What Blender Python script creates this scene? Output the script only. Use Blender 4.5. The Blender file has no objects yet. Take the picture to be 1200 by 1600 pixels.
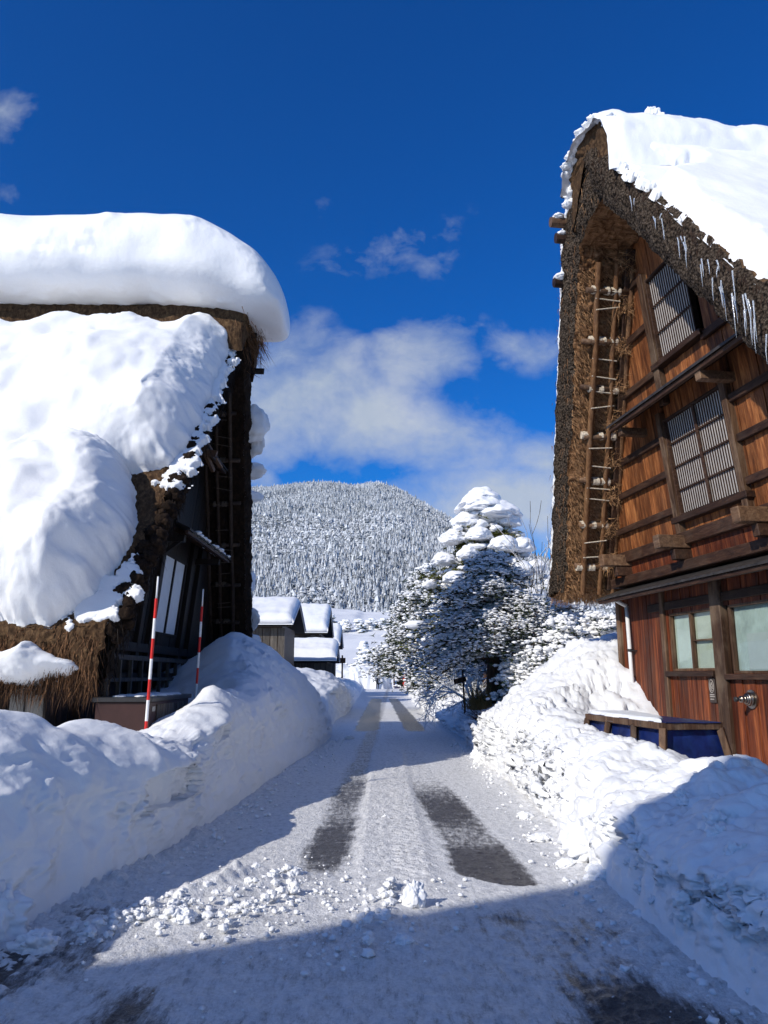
import bpy, math, random
import numpy as np
from mathutils import Vector
random.seed(7); RNG = np.random.default_rng(11)
C = bpy.context.scene.collection
S = bpy.context.scene

# ------------------------------------------------------------------ camera, sun, sky, exposure
PITCH = math.atan(255/1200)
cam_d = bpy.data.cameras.new('camera'); cam = bpy.data.objects.new('camera', cam_d); C.objects.link(cam)
cam_d.sensor_fit = 'VERTICAL'; cam_d.sensor_height = 36; cam_d.lens = 27
cam_d.clip_start = 0.05; cam_d.clip_end = 6000
cam.location = (0, 0, 1.6); cam.rotation_euler = (math.radians(90)+PITCH, 0, 0)
S.camera = cam
SUN = Vector((1.22, 1.16, -1.0)).normalized()
sl = bpy.data.lights.new('sun', 'SUN'); sun = bpy.data.objects.new('sun', sl); C.objects.link(sun)
sl.energy = 4.4; sl.angle = math.radians(0.6); sl.color = (1, .94, .84)
sun.rotation_euler = SUN.to_track_quat('-Z', 'Y').to_euler(); sun.location = (-30, -30, 40)
S.view_settings.view_transform = 'Standard'; S.view_settings.look = 'None'
S.view_settings.exposure = 0.0; S.view_settings.gamma = 1
S.cycles.max_bounces = 6; S.cycles.diffuse_bounces = 3; S.cycles.transparent_max_bounces = 8

def build_world():
    w = bpy.data.worlds.new('World'); S.world = w; w.use_nodes = True
    nt = w.node_tree; N = nt.nodes; L = nt.links; N.clear()
    out = N.new('ShaderNodeOutputWorld'); bg = N.new('ShaderNodeBackground'); bg.inputs[1].default_value = .1
    sky = N.new('ShaderNodeTexSky'); sky.sky_type = 'NISHITA'; sky.sun_disc = False
    sky.sun_elevation = math.asin(-SUN.z); sky.sun_rotation = math.atan2(-SUN.x, -SUN.y)
    sky.altitude = 900; sky.air_density = .95; sky.dust_density = .15; sky.ozone_density = 3.2
    hs = N.new('ShaderNodeHueSaturation'); hs.inputs['Saturation'].default_value = 1.32; hs.inputs['Value'].default_value = .98; hs.inputs['Hue'].default_value = .497
    L.new(sky.outputs[0], hs.inputs['Color'])
    gain = N.new('ShaderNodeMixRGB'); gain.blend_type = 'MULTIPLY'; gain.inputs[0].default_value = 1; gain.inputs[2].default_value = (.12, .86, 1.45, 1); L.new(hs.outputs[0], gain.inputs[1])
    tc = N.new('ShaderNodeTexCoord'); sep = N.new('ShaderNodeSeparateXYZ'); L.new(tc.outputs['Generated'], sep.inputs[0])
    def M(op, a, b=None, clamp=False):
        m = N.new('ShaderNodeMath'); m.operation = op; m.use_clamp = clamp
        for i, v in enumerate((a, b)):
            if v is None: continue
            if isinstance(v, (int, float)): m.inputs[i].default_value = v
            else: L.new(v, m.inputs[i])
        return m.outputs[0]
    yy = M('MAXIMUM', sep.outputs[1], .05)
    u = M('DIVIDE', sep.outputs[0], yy); v = M('DIVIDE', sep.outputs[2], yy)
    comb = N.new('ShaderNodeCombineXYZ'); L.new(u, comb.inputs[0]); L.new(v, comb.inputs[1])
    def noise(scale, det, rough, dist=0, sx=1, sy=1):
        mp = N.new('ShaderNodeMapping'); mp.inputs['Scale'].default_value = (sx, sy, 1); L.new(comb.outputs[0], mp.inputs[0])
        n = N.new('ShaderNodeTexNoise'); n.inputs['Scale'].default_value = scale; n.inputs['Detail'].default_value = det
        n.inputs['Roughness'].default_value = rough; n.inputs['Distortion'].default_value = dist
        L.new(mp.outputs[0], n.inputs['Vector']); return n.outputs[0]
    def px(x, y):
        r = (x-600)/1200; q = (800-y)/1200
        yv = math.cos(PITCH)-q*math.sin(PITCH); zv = math.sin(PITCH)+q*math.cos(PITCH)
        return r/yv, zv/yv
    def blob(cx, cy, rx, ry, rot, amp, soft=.75):   # a soft bank of cloud centred on a sky direction
        cu, cv = px(cx, cy)
        du = M('SUBTRACT', u, cu); dv = M('SUBTRACT', v, cv)
        c, s = math.cos(rot), math.sin(rot)
        a = M('DIVIDE', M('ADD', M('MULTIPLY', du, c), M('MULTIPLY', dv, s)), rx)
        b = M('DIVIDE', M('SUBTRACT', M('MULTIPLY', dv, c), M('MULTIPLY', du, s)), ry)
        d = M('SQRT', M('ADD', M('MULTIPLY', a, a), M('MULTIPLY', b, b)))
        return M('MULTIPLY', M('SUBTRACT', 1, M('POWER', d, soft*2)), amp)
    acc = None
    for args in ((570, 650, .21, .10, -.15, 1.0), (445, 625, .16, .12, .5, .85), (640, 565, .15, .08, .35, .85), (700, 690, .18, .08, -.3, .82), (520, 600, .17, .09, .2, .9), (860, 720, .12, .05, 0, .8), (790, 790, .22, .085, 0, 1.15), (400, 745, .06, .03, -.6, .6),
                 (810, 545, .11, .045, -.2, .6), (450, 560, .09, .07, .8, .5), (610, 385, .17, .055, .3, .36), (520, 310, .07, .03, .4, .2), (15, 180, .055, .06, 1, .55), (0, 300, .035, .05, 1, .4), (690, 410, .06, .05, .3, .34), (490, 500, .06, .05, .3, .25), (430, 1000, .8, .07, 0, .4)):
        b = M('MAXIMUM', blob(*args), 0)
        acc = b if acc is None else M('MAXIMUM', acc, b)
    nz = noise(6.5, 8, .6, .35, 1, 1.3); n2 = noise(17, 6, .62, .3, 1, 1.2)
    nn = M('ADD', M('MULTIPLY', nz, .62), M('MULTIPLY', n2, .38))
    m = M('MULTIPLY', M('SUBTRACT', M('ADD', acc, M('MULTIPLY', nn, 2.1)), 1.24), 1.2, True)
    m = M('MULTIPLY', m, M('GREATER_THAN', acc, .001))
    m = M('MULTIPLY', m, M('MINIMUM', M('MULTIPLY', acc, 4), 1))
    front = M('GREATER_THAN', sep.outputs[1], .06)
    m = M('MULTIPLY', M('MULTIPLY', m, front), .88)
    nb_ = N.new('ShaderNodeTexNoise'); nb_.inputs['Scale'].default_value = 2.2; nb_.inputs['Detail'].default_value = 6; L.new(tc.outputs['Generated'], nb_.inputs['Vector'])
    rear_fill = M('MULTIPLY', M('SUBTRACT', nb_.outputs[0], .42), 5, True); rf_ = M('MULTIPLY', M('SUBTRACT', .15, sep.outputs[1]), 4, True)
    m = M('MAXIMUM', m, M('MULTIPLY', M('MULTIPLY', rear_fill, rf_), .5))  # unseen clouds behind the camera, added to fill the shade with neutral light
    shade = N.new('ShaderNodeMapRange'); L.new(noise(4, 5, .6), shade.inputs[0]); shade.inputs[1].default_value = .3; shade.inputs[2].default_value = .7
    mixc = N.new('ShaderNodeMixRGB'); mixc.inputs[1].default_value = (3.9, 4.8, 5.9, 1); mixc.inputs[2].default_value = (6.6, 6.9, 7.4, 1); L.new(shade.outputs[0], mixc.inputs[0])
    mx = N.new('ShaderNodeMixRGB'); L.new(m, mx.inputs[0]); L.new(gain.outputs[0], mx.inputs[1]); L.new(mixc.outputs[0], mx.inputs[2])
    L.new(mx.outputs[0], bg.inputs[0]); L.new(bg.outputs[0], out.inputs[0])
build_world()

# ------------------------------------------------------------------ noise in numpy
_perm = np.random.default_rng(3).permutation(256); _perm = np.concatenate([_perm, _perm, _perm])
_g = np.random.default_rng(4).normal(size=(256, 3)); _g /= np.linalg.norm(_g, axis=1)[:, None]
def perlin(P):
    P = np.asarray(P, float); i = np.floor(P).astype(int); f = P-i; i &= 255
    w = f*f*f*(f*(f*6-15)+10); out = 0
    for dx in (0, 1):
        for dy in (0, 1):
            for dz in (0, 1):
                h = _perm[_perm[_perm[(i[..., 0]+dx) & 255]+((i[..., 1]+dy) & 255)]+((i[..., 2]+dz) & 255)]
                d = (_g[h]*(f-np.array([dx, dy, dz]))).sum(-1)
                out = out+d*(w[..., 0] if dx else 1-w[..., 0])*(w[..., 1] if dy else 1-w[..., 1])*(w[..., 2] if dz else 1-w[..., 2])
    return out*1.6
def fbm(P, o=4, r=.5, bil=False):
    P = np.asarray(P, float); a = 1; t = 0; s = 0
    for k in range(o):
        n = perlin(P*2**k+k*17.3)
        t = t+a*((1-2*np.abs(n)) if bil else n); s += a; a *= r
    return t/s
def cells(P, seed=0):
    """distance to the nearest and second nearest of one random point per cell: chunky, broken-up relief"""
    P = np.asarray(P, float)+seed; i = np.floor(P).astype(int); f1 = np.full(P.shape[:-1], 9.); f2 = f1.copy(); idv = f1*0
    for dx in (-1, 0, 1):
        for dy in (-1, 0, 1):
            for dz in (-1, 0, 1):
                c = i+np.array([dx, dy, dz]); h = _perm[_perm[_perm[c[..., 0] & 255]+(c[..., 1] & 255)]+(c[..., 2] & 255)]
                q = c+.5+.42*_g[h]; d = np.sqrt(((P-q)**2).sum(-1)); nw = d < f1
                f2 = np.where(nw, f1, np.minimum(f2, d)); idv = np.where(nw, h/255., idv); f1 = np.where(nw, d, f1)
    return f1, f2, idv
def ss(x, a, b):
    t = np.clip((np.asarray(x, float)-a)/(b-a), 0, 1); return t*t*(3-2*t)

# ------------------------------------------------------------------ materials
def mat(name, col=(.5, .5, .5), rough=.8, spec=.3):
    m = bpy.data.materials.new(name); m.use_nodes = True; b = m.node_tree.nodes['Principled BSDF']
    b.inputs['Base Color'].default_value = (*col, 1); b.inputs['Roughness'].default_value = rough
    b.inputs['Specular IOR Level'].default_value = spec
    return m, m.node_tree.nodes, m.node_tree.links, b
def nnoise(N, L, scale, det=4, rough=.6, vec=(1, 1, 1), co='Object', dist=0):
    tc = N.new('ShaderNodeTexCoord'); mp = N.new('ShaderNodeMapping'); mp.inputs['Scale'].default_value = vec
    L.new(tc.outputs[co], mp.inputs[0]); n = N.new('ShaderNodeTexNoise'); n.inputs['Scale'].default_value = scale
    n.inputs['Detail'].default_value = det; n.inputs['Roughness'].default_value = rough; n.inputs['Distortion'].default_value = dist
    L.new(mp.outputs[0], n.inputs['Vector']); return n.outputs[0]
def ramp(N, L, src, stops):
    r = N.new('ShaderNodeValToRGB'); e = r.color_ramp.elements
    while len(e) < len(stops): e.new(.5)
    for k, (p, c) in enumerate(stops): e[k].position = p; e[k].color = (*c, 1)
    L.new(src, r.inputs[0]); return r.outputs[0]
def bump(N, L, b, srcs, dist=.01, strength=.6):
    prev = None
    for s_, d in srcs:
        bp = N.new('ShaderNodeBump'); bp.inputs['Strength'].default_value = strength; bp.inputs['Distance'].default_value = d
        L.new(s_, bp.inputs['Height'])
        if prev: L.new(prev, bp.inputs['Normal'])
        prev = bp.outputs[0]
    L.new(prev, b.inputs['Normal'])
def mixc(N, L, f, a, b, mode='MIX'):
    m = N.new('ShaderNodeMixRGB'); m.blend_type = mode
    for i, v in enumerate((f, a, b)):
        if isinstance(v, (int, float)): m.inputs[i].default_value = v
        elif isinstance(v, tuple): m.inputs[i].default_value = (*v, 1)
        else: L.new(v, m.inputs[i])
    return m.outputs[0]
def attr(N, name):
    a = N.new('ShaderNodeAttribute'); a.attribute_name = name; return a.outputs['Fac']

def snow_mat(name='snow', fine=1.0, dirt=0.0):
    m, N, L, b = mat(name, (.82, .83, .85), .55, .25)
    n1 = nnoise(N, L, 9, 5, .65); n2 = nnoise(N, L, 55, 4, .7); n3 = nnoise(N, L, 2.2, 3, .5)
    c = ramp(N, L, n3, [(.3, (.78, .80, .83)), (.7, (.85, .855, .86))])
    if dirt:
        nd = nnoise(N, L, 14, 6, .75); d = ramp(N, L, nd, [(.60, (0, 0, 0)), (.78, (1, 1, 1))])
        c = mixc(N, L, .5, c, c); c = mixc(N, L, mixc(N, L, dirt, (0, 0, 0), d), c, (.5, .42, .3))
    L.new(c, b.inputs['Base Color'])
    bump(N, L, b, [(n1, .014*fine), (n2, .005*fine)], strength=.5)
    return m
SNOW = snow_mat(); SNOWD = snow_mat('snow_bank_surface', 1.2, .25)
m, N, L, b = mat('smooth_snow', (.84, .85, .87), .5, .25); bump(N, L, b, [(nnoise(N, L, 5, 4, .55), .03), (nnoise(N, L, 60, 3, .6), .004)], strength=.4); SNOWS = m
m, N, L, b = mat('branch_snow', (.88, .89, .91), .6, .2); SNOWT = m

def road_mat():
    m, N, L, b = mat('packed_snow_road', (.7, .7, .72), .45, .4)
    n1 = nnoise(N, L, 3.2, 8, .68, (1.8, .8, 1)); n2 = nnoise(N, L, 45, 5, .7); n3 = nnoise(N, L, 14, 6, .7, (1, .6, 1))
    ice = ramp(N, L, n3, [(.3, (.56, .565, .57)), (.42, (.76, .765, .77)), (.56, (.9, .9, .9))])
    fine = ramp(N, L, n2, [(.35, (.62, .62, .63)), (.6, (1, 1, 1))])
    ice = mixc(N, L, .45, ice, fine, 'MULTIPLY')
    asp = ramp(N, L, n2, [(.35, (.04, .035, .033)), (.6, (.095, .086, .082)), (.8, (.36, .36, .37))])
    w = attr(N, 'wet')
    ad = N.new('ShaderNodeMath'); ad.operation = 'ADD'; L.new(w, ad.inputs[0])
    sb = N.new('ShaderNodeMath'); sb.operation = 'MULTIPLY_ADD'; L.new(nnoise(N, L, 7, 9, .8, (2.6, .7, 1)), sb.inputs[0]); sb.inputs[1].default_value = 1.7; sb.inputs[2].default_value = -.85
    L.new(sb.outputs[0], ad.inputs[1])
    mr = N.new('ShaderNodeMapRange'); L.new(ad.outputs[0], mr.inputs[0]); mr.inputs[1].default_value = .22; mr.inputs[2].default_value = .8; mr.interpolation_type = 'SMOOTHSTEP'
    L.new(mixc(N, L, mr.outputs[0], ice, asp), b.inputs['Base Color'])
    rr = N.new('ShaderNodeMapRange'); L.new(mr.outputs[0], rr.inputs[0]); rr.inputs[3].default_value = .5; rr.inputs[4].default_value = .3
    L.new(rr.outputs[0], b.inputs['Roughness'])
    bump(N, L, b, [(n3, .045), (n2, .016)], strength=.8)
    return m
ROAD = road_mat()

def thatch_mat(name, c0, c1, c2, vec, scale=22, bd=.03):
    m, N, L, b = mat(name, c1, .9, .1)
    n1 = nnoise(N, L, scale, 5, .7, vec, dist=.4); n2 = nnoise(N, L, 1.7, 4, .6)
    c = ramp(N, L, n1, [(.3, c0), (.5, c1), (.72, c2)])
    c = mixc(N, L, .55, c, ramp(N, L, n2, [(.3, (.55, .5, .45)), (.7, (1, 1, 1))]), 'MULTIPLY')
    L.new(c, b.inputs['Base Color']); bump(N, L, b, [(n1, bd)], strength=.9); return m
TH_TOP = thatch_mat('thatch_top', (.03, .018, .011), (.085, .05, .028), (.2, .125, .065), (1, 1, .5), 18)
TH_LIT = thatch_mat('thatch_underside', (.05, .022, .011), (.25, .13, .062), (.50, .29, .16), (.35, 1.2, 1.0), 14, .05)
TH_SHADE = thatch_mat('thatch_shaded', (.008, .006, .005), (.022, .014, .01), (.05, .032, .02), (1, 1, .4), 16)  # shaded copy of the lit thatch above, shade put into the colour
m, N, L, b = mat('reed_ends', (.1, .09, .08), .95, .05)
v1 = N.new('ShaderNodeTexVoronoi'); v1.inputs['Scale'].default_value = 34; tc = N.new('ShaderNodeTexCoord'); L.new(tc.outputs['Object'], v1.inputs['Vector'])
c = ramp(N, L, v1.outputs['Distance'], [(.0, (.21, .17, .135)), (.45, (.095, .073, .056)), (.8, (.015, .012, .01))])
c = mixc(N, L, .75, c, ramp(N, L, nnoise(N, L, 2.6, 5, .6), [(.3, (.38, .35, .33)), (.7, (1, .98, .95))]), 'MULTIPLY')
L.new(c, b.inputs['Base Color']); bump(N, L, b, [(nnoise(N, L, 30, 4, .7), .04), (v1.outputs['Distance'], .02)], strength=.9); REED = m

def wood_mat(name, cols, axis='z', scale=11, rough=.6, wear=.35, grey=(.2, .15, .11)):
    m, N, L, b = mat(name, cols[1], rough, .25)
    vec = {'z': (1.6, 1.6, .09), 'y': (1.6, .1, 1.6), 'x': (.1, 1.6, 1.6)}[axis]
    n1 = nnoise(N, L, scale, 6, .65, vec, dist=.6); n2 = nnoise(N, L, 34, 3, .6, (vec[0], vec[1], vec[2]*1.5)); n3 = nnoise(N, L, 2.3, 5, .65, (1, 1, .6))
    c = ramp(N, L, n1, [(.25, cols[0]), (.5, cols[1]), (.75, cols[2])])
    r = attr(N, 'rnd'); c = mixc(N, L, .8, c, ramp(N, L, r, [(0, (.36, .3, .28)), (.5, (.85, .82, .8)), (1, (1.4, 1.35, 1.25))]), 'MULTIPLY')
    c = mixc(N, L, .6, c, ramp(N, L, n2, [(.3, (.5, .46, .42)), (.6, (1, 1, 1))]), 'MULTIPLY')
    c = mixc(N, L, mixc(N, L, wear, (0, 0, 0), ramp(N, L, n3, [(.5, (0, 0, 0)), (.75, (1, 1, 1))])), c, grey)
    L.new(c, b.inputs['Base Color']); bump(N, L, b, [(n1, .012), (n2, .006)], strength=.7); return m
WD_RED = wood_mat('red_brown_boards', ((.03, .008, .005), (.14, .034, .013), (.36, .115, .04)), wear=.5, grey=(.06, .04, .03))
WD_OR = wood_mat('orange_brown_boards', ((.05, .016, .007), (.23, .080, .027), (.52, .225, .08)), wear=.55, grey=(.09, .045, .028))
WD_BEAM = wood_mat('dark_beam_wood', ((.016, .008, .006), (.045, .022, .014), (.10, .055, .035)), 'y', wear=.3, grey=(.10, .075, .055))
WD_POST = wood_mat('weathered_post_wood', ((.03, .016, .01), (.10, .055, .032), (.24, .15, .09)), 'z', wear=.6, grey=(.26, .19, .13))
WD_WORN = wood_mat('worn_beam_wood', ((.05, .028, .018), (.15, .085, .05), (.28, .18, .11)), 'y', wear=.4)
WD_DK = wood_mat('near_black_wood', ((.005, .004, .004), (.013, .009, .008), (.03, .02, .016)), 'z', wear=.15, grey=(.04, .03, .026))  # near-black base, the left gable's shade set into the colour
WD_GREY = wood_mat('grey_planks', ((.03, .027, .025), (.09, .08, .07), (.18, .16, .14)), 'z', wear=.2)
WD_BARK = wood_mat('bark', ((.02, .012, .008), (.08, .042, .026), (.17, .095, .06)), 'z', 16, .85, .2)
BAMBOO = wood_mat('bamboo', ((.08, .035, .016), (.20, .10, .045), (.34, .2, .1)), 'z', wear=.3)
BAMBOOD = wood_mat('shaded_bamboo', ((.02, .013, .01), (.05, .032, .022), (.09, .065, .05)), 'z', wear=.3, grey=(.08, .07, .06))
def plain(name, col, rough=.6, nz=.12, sc=12, spec=.3, metal=0):
    m, N, L, b = mat(name, col, rough, spec); b.inputs['Metallic'].default_value = metal
    n = nnoise(N, L, sc, 5, .65)
    L.new(ramp(N, L, n, [(.3, tuple(x*(1-nz*2) for x in col)), (.7, tuple(min(1, x*(1+nz)) for x in col))]), b.inputs['Base Color'])
    bump(N, L, b, [(n, .004)], strength=.4); return m
ROPE = plain('pale_rope', (.72, .63, .5), .9, .25, 40); ROPED = plain('shaded_rope', (.12, .095, .075), .9, .25, 40)  # second rope repeats the pale one with shade put into its colour
STRAW = plain('straw', (.19, .095, .045), .9, .35, 20); STRAWL = plain('lit_straw', (.42, .235, .115), .9, .35, 20); STRAWD = plain('dark_straw', (.04, .02, .012), .9, .3, 20); STRAWB = plain('shaded_straw', (.016, .011, .009), .9, .3, 20)  # lit and near-black shaded copies of one straw, light put into the colour
METALW = plain('white_metal', (.72, .72, .72), .3, .05); METAL = plain('worn_steel', (.36, .33, .3), .3, .15, 30, .5, 1); METALD = plain('dark_metal', (.03, .03, .033), .45)
ROOFTIN = plain('tin_roof', (.045, .04, .038), .5, .3, 9)
TARP = plain('blue_tarp', (.008, .02, .11), .35, .3, 5); REDP = plain('red_paint', (.6, .025, .02), .45, .1); WHITEP = plain('white_paint', (.78, .78, .78), .5, .06)
PAPER = plain('window_paper', (.72, .74, .76), .7, .04, 6); BROWNM = plain('brown_metal', (.045, .02, .018), .45, .15, 3); ACM = plain('grey_plastic', (.30, .29, .27), .5, .08)
PANE = plain('slatted_paper', (.45, .42, .40), .8, .1, 8); CURT = plain('cream_curtain', (.8, .79, .68), .8, .06, 5); CURTB = plain('pale_curtain', (.66, .72, .72), .8, .15, 3)
SIGNB = plain('sign_plate', (.055, .04, .034), .5); SIGNW = plain('sign_letter', (.42, .38, .34), .5); CLOTH = plain('dark_cloth', (.02, .022, .03), .9); SKIN = plain('skin', (.45, .27, .2), .6)
m, N, L, b = mat('window_glass', (1, 1, 1), .02, .5)
tr = N.new('ShaderNodeBsdfTransparent'); tr.inputs[0].default_value = (.86, .9, .88, 1); gl = N.new('ShaderNodeBsdfGlossy'); gl.inputs['Roughness'].default_value = .03; gl.inputs[0].default_value = (.9, .9, .9, 1)
mx = N.new('ShaderNodeMixShader'); mx.inputs[0].default_value = .10; L.new(tr.outputs[0], mx.inputs[1]); L.new(gl.outputs[0], mx.inputs[2]); L.new(mx.outputs[0], N['Material Output'].inputs[0]); GLASS = m
m, N, L, b = mat('ice', (.9, .94, .97), .08, .6); b.inputs['Transmission Weight'].default_value = .7; b.inputs['IOR'].default_value = 1.31; ICE = m
def leaf_mat(name, c0, c1):
    m, N, L, b = mat(name, c0, .7, .2); L.new(ramp(N, L, nnoise(N, L, 2.5, 4, .7), [(.3, c0), (.7, c1)]), b.inputs['Base Color']); return m
PINE = leaf_mat('pine_needles', (.014, .024, .012), (.05, .07, .025)); CEDAR = leaf_mat('cedar_needles', (.03, .04, .008), (.13, .13, .022)); DRY = leaf_mat('dry_leaves', (.12, .07, .02), (.3, .2, .07)); TWIG = leaf_mat('twig_bark', (.03, .022, .018), (.09, .07, .055))

# ------------------------------------------------------------------ object helpers
def tag(o, label=None, cat=None, group=None, kind=None):
    if label: o['label'] = label
    if cat: o['category'] = cat
    if group: o['group'] = group
    if kind: o['kind'] = kind
    return o
def empty(name, loc, label, cat, group=None, kind=None):
    o = bpy.data.objects.new(name, None); C.objects.link(o); o.location = loc; o.empty_display_size = .2
    return tag(o, label, cat, group, kind)
def mesh(name, V, F, mt, parent=None, smooth=False, attrs=None, base=None):
    """one object; V world coordinates, F an int array (n,3|4) or a list of such arrays; origin = parent's location or base"""
    V = np.asarray(V, float).reshape(-1, 3)
    org = np.zeros(3)
    if parent is not None:
        p = parent
        while p is not None: org = org+np.array(p.location); p = p.parent
    elif base is not None: org = np.array(base, float)
    Fs = F if isinstance(F, list) else [F]; Fs = [np.asarray(f, int) for f in Fs if len(f)]
    me = bpy.data.meshes.new(name)
    nl = sum(f.size for f in Fs); nf = sum(len(f) for f in Fs)
    me.vertices.add(len(V)); me.loops.add(nl); me.polygons.add(nf)
    me.vertices.foreach_set('co', (V-org).astype(np.float32).ravel())
    me.loops.foreach_set('vertex_index', np.concatenate([f.ravel() for f in Fs]).astype(np.int32))
    tot = np.concatenate([np.full(len(f), f.shape[1]) for f in Fs]); st = np.concatenate([[0], np.cumsum(tot)[:-1]])
    me.polygons.foreach_set('loop_start', st.astype(np.int32)); me.polygons.foreach_set('loop_total', tot.astype(np.int32))
    me.polygons.foreach_set('use_smooth', np.full(nf, smooth))
    me.update(calc_edges=True)
    for k, (dom, a) in (attrs or {}).items():
        at = me.attributes.new(k, 'FLOAT', dom); at.data.foreach_set('value', np.asarray(a, np.float32))
    if isinstance(mt, list):
        for q in mt: me.materials.append(q)
    else: me.materials.append(mt)
    o = bpy.data.objects.new(name, me); C.objects.link(o)
    if parent is not None: o.parent = parent
    elif base is not None: o.location = base
    return o
def gridfaces(nu, nv, mask=None, flip=False):
    i = np.arange(nu*nv).reshape(nu, nv)
    q = np.stack([i[:-1, :-1], i[1:, :-1], i[1:, 1:], i[:-1, 1:]], -1)
    if flip: q = q[..., ::-1]
    q = q.reshape(-1, 4)
    if mask is not None: q = q[mask.reshape(-1)]
    return q
def compact(V, F, *A):
    used = np.unique(F); re = -np.ones(len(V), int); re[used] = np.arange(len(used))
    return (V[used], re[F])+tuple(a[used] for a in A)
CUBE_F = np.array([[0, 3, 2, 1], [4, 5, 6, 7], [0, 1, 5, 4], [1, 2, 6, 5], [2, 3, 7, 6], [3, 0, 4, 7]])
class MB:
    def __init__(s, f=None): s.V = []; s.F = []; s.n = 0; s.r = []; s.f = f or (lambda P: P)
    def add(s, V, F, rnd=None):
        V = np.asarray(V, float); F = np.asarray(F, int); s.V.append(s.f(V)); s.F.append(F+s.n); s.n += len(V)
        s.r.append((len(F), F.shape[1], random.random() if rnd is None else rnd)); return s
    def box(s, a0, a1, b0, b1, z0, z1, rnd=None):
        P = [(a0, b0, z0), (a1, b0, z0), (a1, b1, z0), (a0, b1, z0), (a0, b0, z1), (a1, b0, z1), (a1, b1, z1), (a0, b1, z1)]
        return s.add(P, CUBE_F, rnd)
    def hexa(s, P, rnd=None): return s.add(P, CUBE_F, rnd)
    def bar(s, p, q, w, h, rnd=None, up=(0, 0, 1)):
        p = np.array(p, float); q = np.array(q, float); d = q-p; d /= np.linalg.norm(d)
        u = np.cross(d, up); 
        if np.linalg.norm(u) < 1e-3: u = np.cross(d, (1, 0, 0))
        u /= np.linalg.norm(u); v = np.cross(u, d)
        P = [p-u*w/2-v*h/2, p+u*w/2-v*h/2, p+u*w/2+v*h/2, p-u*w/2+v*h/2]; P += [x+(q-p) for x in P]
        return s.add(P, CUBE_F, rnd)
    def tube(s, p, q, r0, r1=None, n=8, cap=True, rnd=None):
        V, F = tubes(np.array([p], float), np.array([q], float), np.array([r0]), np.array([r0 if r1 is None else r1]), n)
        s.add(V, F, rnd)
        if cap:
            k = s.n-len(V); s.F.append(np.array([[k+(j % n), k+((j+1) % n), k+((j+2) % n), k+((j+2) % n)] for j in ()]).reshape(-1, 4).astype(int)) if 0 else None
            for base, order in ((0, -1), (n, 1)):
                c = s.V[-1][base:base+n].mean(0); s.V.append(c[None]); ci = s.n; s.n += 1
                idx = np.arange(n)+k+base; tri = np.stack([idx, np.roll(idx, -1), np.full(n, ci), np.full(n, ci)], 1)
                s.V[-1:] = [c[None]]
                s.F.append(tri[:, :3][:, ::order]); s.r.append((n, 3, random.random() if rnd is None else rnd))
                # keep vertex block order right for the next cap
                s.V[-2], s.V[-1] = s.V[-2], s.V[-1]
                if base == 0: s._hold = s.V[-2]; s.V.append(np.zeros((0, 3)));  s.V[-1] = np.zeros((0, 3)); s.V[-3:] = [s.V[-3], s.V[-2], s.V[-1]]
                if base == 0: s.V.append(s._hold[:0]); s._c = s._hold
                if base == 0: s._blk = s._hold
        return s
    def each(s, name, mt, parent=None, bevel=0, smooth=False, per=1):
        out = []; k = 0; j = 0
        while j < len(s.V):
            m_ = MB(); vs = s.V[j:j+per]; n0 = k; n1 = k+sum(len(v) for v in vs)
            m_.V = vs; pr = [(f-n0, r_) for f, r_ in zip(s.F, s.r) if len(f) and f.min() >= n0 and f.max() < n1]; m_.F = [p[0] for p in pr]; m_.r = [p[1] for p in pr]; m_.n = n1-n0
            out.append(m_.build(name, mt, parent, bevel, smooth)); k = n1; j += per
        return out
    def build(s, name, mt, parent=None, bevel=0, smooth=False, base=None):
        V = np.concatenate(s.V); quads = [f for f in s.F if f.shape[1] == 4 and len(f)]; tris = [f for f in s.F if f.shape[1] == 3]
        rq = np.concatenate([np.full(n, r) for n, k, r in s.r if k == 4] or [np.zeros(0)]); rt = np.concatenate([np.full(n, r) for n, k, r in s.r if k == 3] or [np.zeros(0)])
        Fs = ([np.concatenate(quads)] if quads else [])+([np.concatenate(tris)] if tris else [])
        o = mesh(name, V, Fs, mt, parent, smooth, {'rnd': ('FACE', np.concatenate([rq, rt]))}, base)
        if bevel:
            m = o.modifiers.new('bevel', 'BEVEL'); m.width = bevel; m.segments = 1; m.limit_method = 'ANGLE'
        return o
def tubes(P, Q, r0, r1, n=4, sq=None):
    d = Q-P; ln = np.linalg.norm(d, axis=1, keepdims=True); d = d/np.maximum(ln, 1e-9)
    up = np.where(np.abs(d[:, 2:3]) > .95, np.array([[1., 0, 0]]), np.array([[0, 0, 1.]]))
    u = np.cross(d, up); u /= np.linalg.norm(u, axis=1, keepdims=True); v = np.cross(u, d)
    a = np.arange(n)*2*np.pi/n
    ring = u[:, None]*np.cos(a)[None, :, None]+v[:, None]*np.sin(a)[None, :, None]*(1 if sq is None else sq)
    V = np.concatenate([P[:, None]+ring*r0[:, None, None], Q[:, None]+ring*r1[:, None, None]], 1)
    j = np.arange(n); q = np.stack([j, (j+1) % n, (j+1) % n+n, j+n], 1)
    F = (q[None]+(np.arange(len(P))*2*n)[:, None, None]).reshape(-1, 4)
    return V.reshape(-1, 3), F
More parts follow.
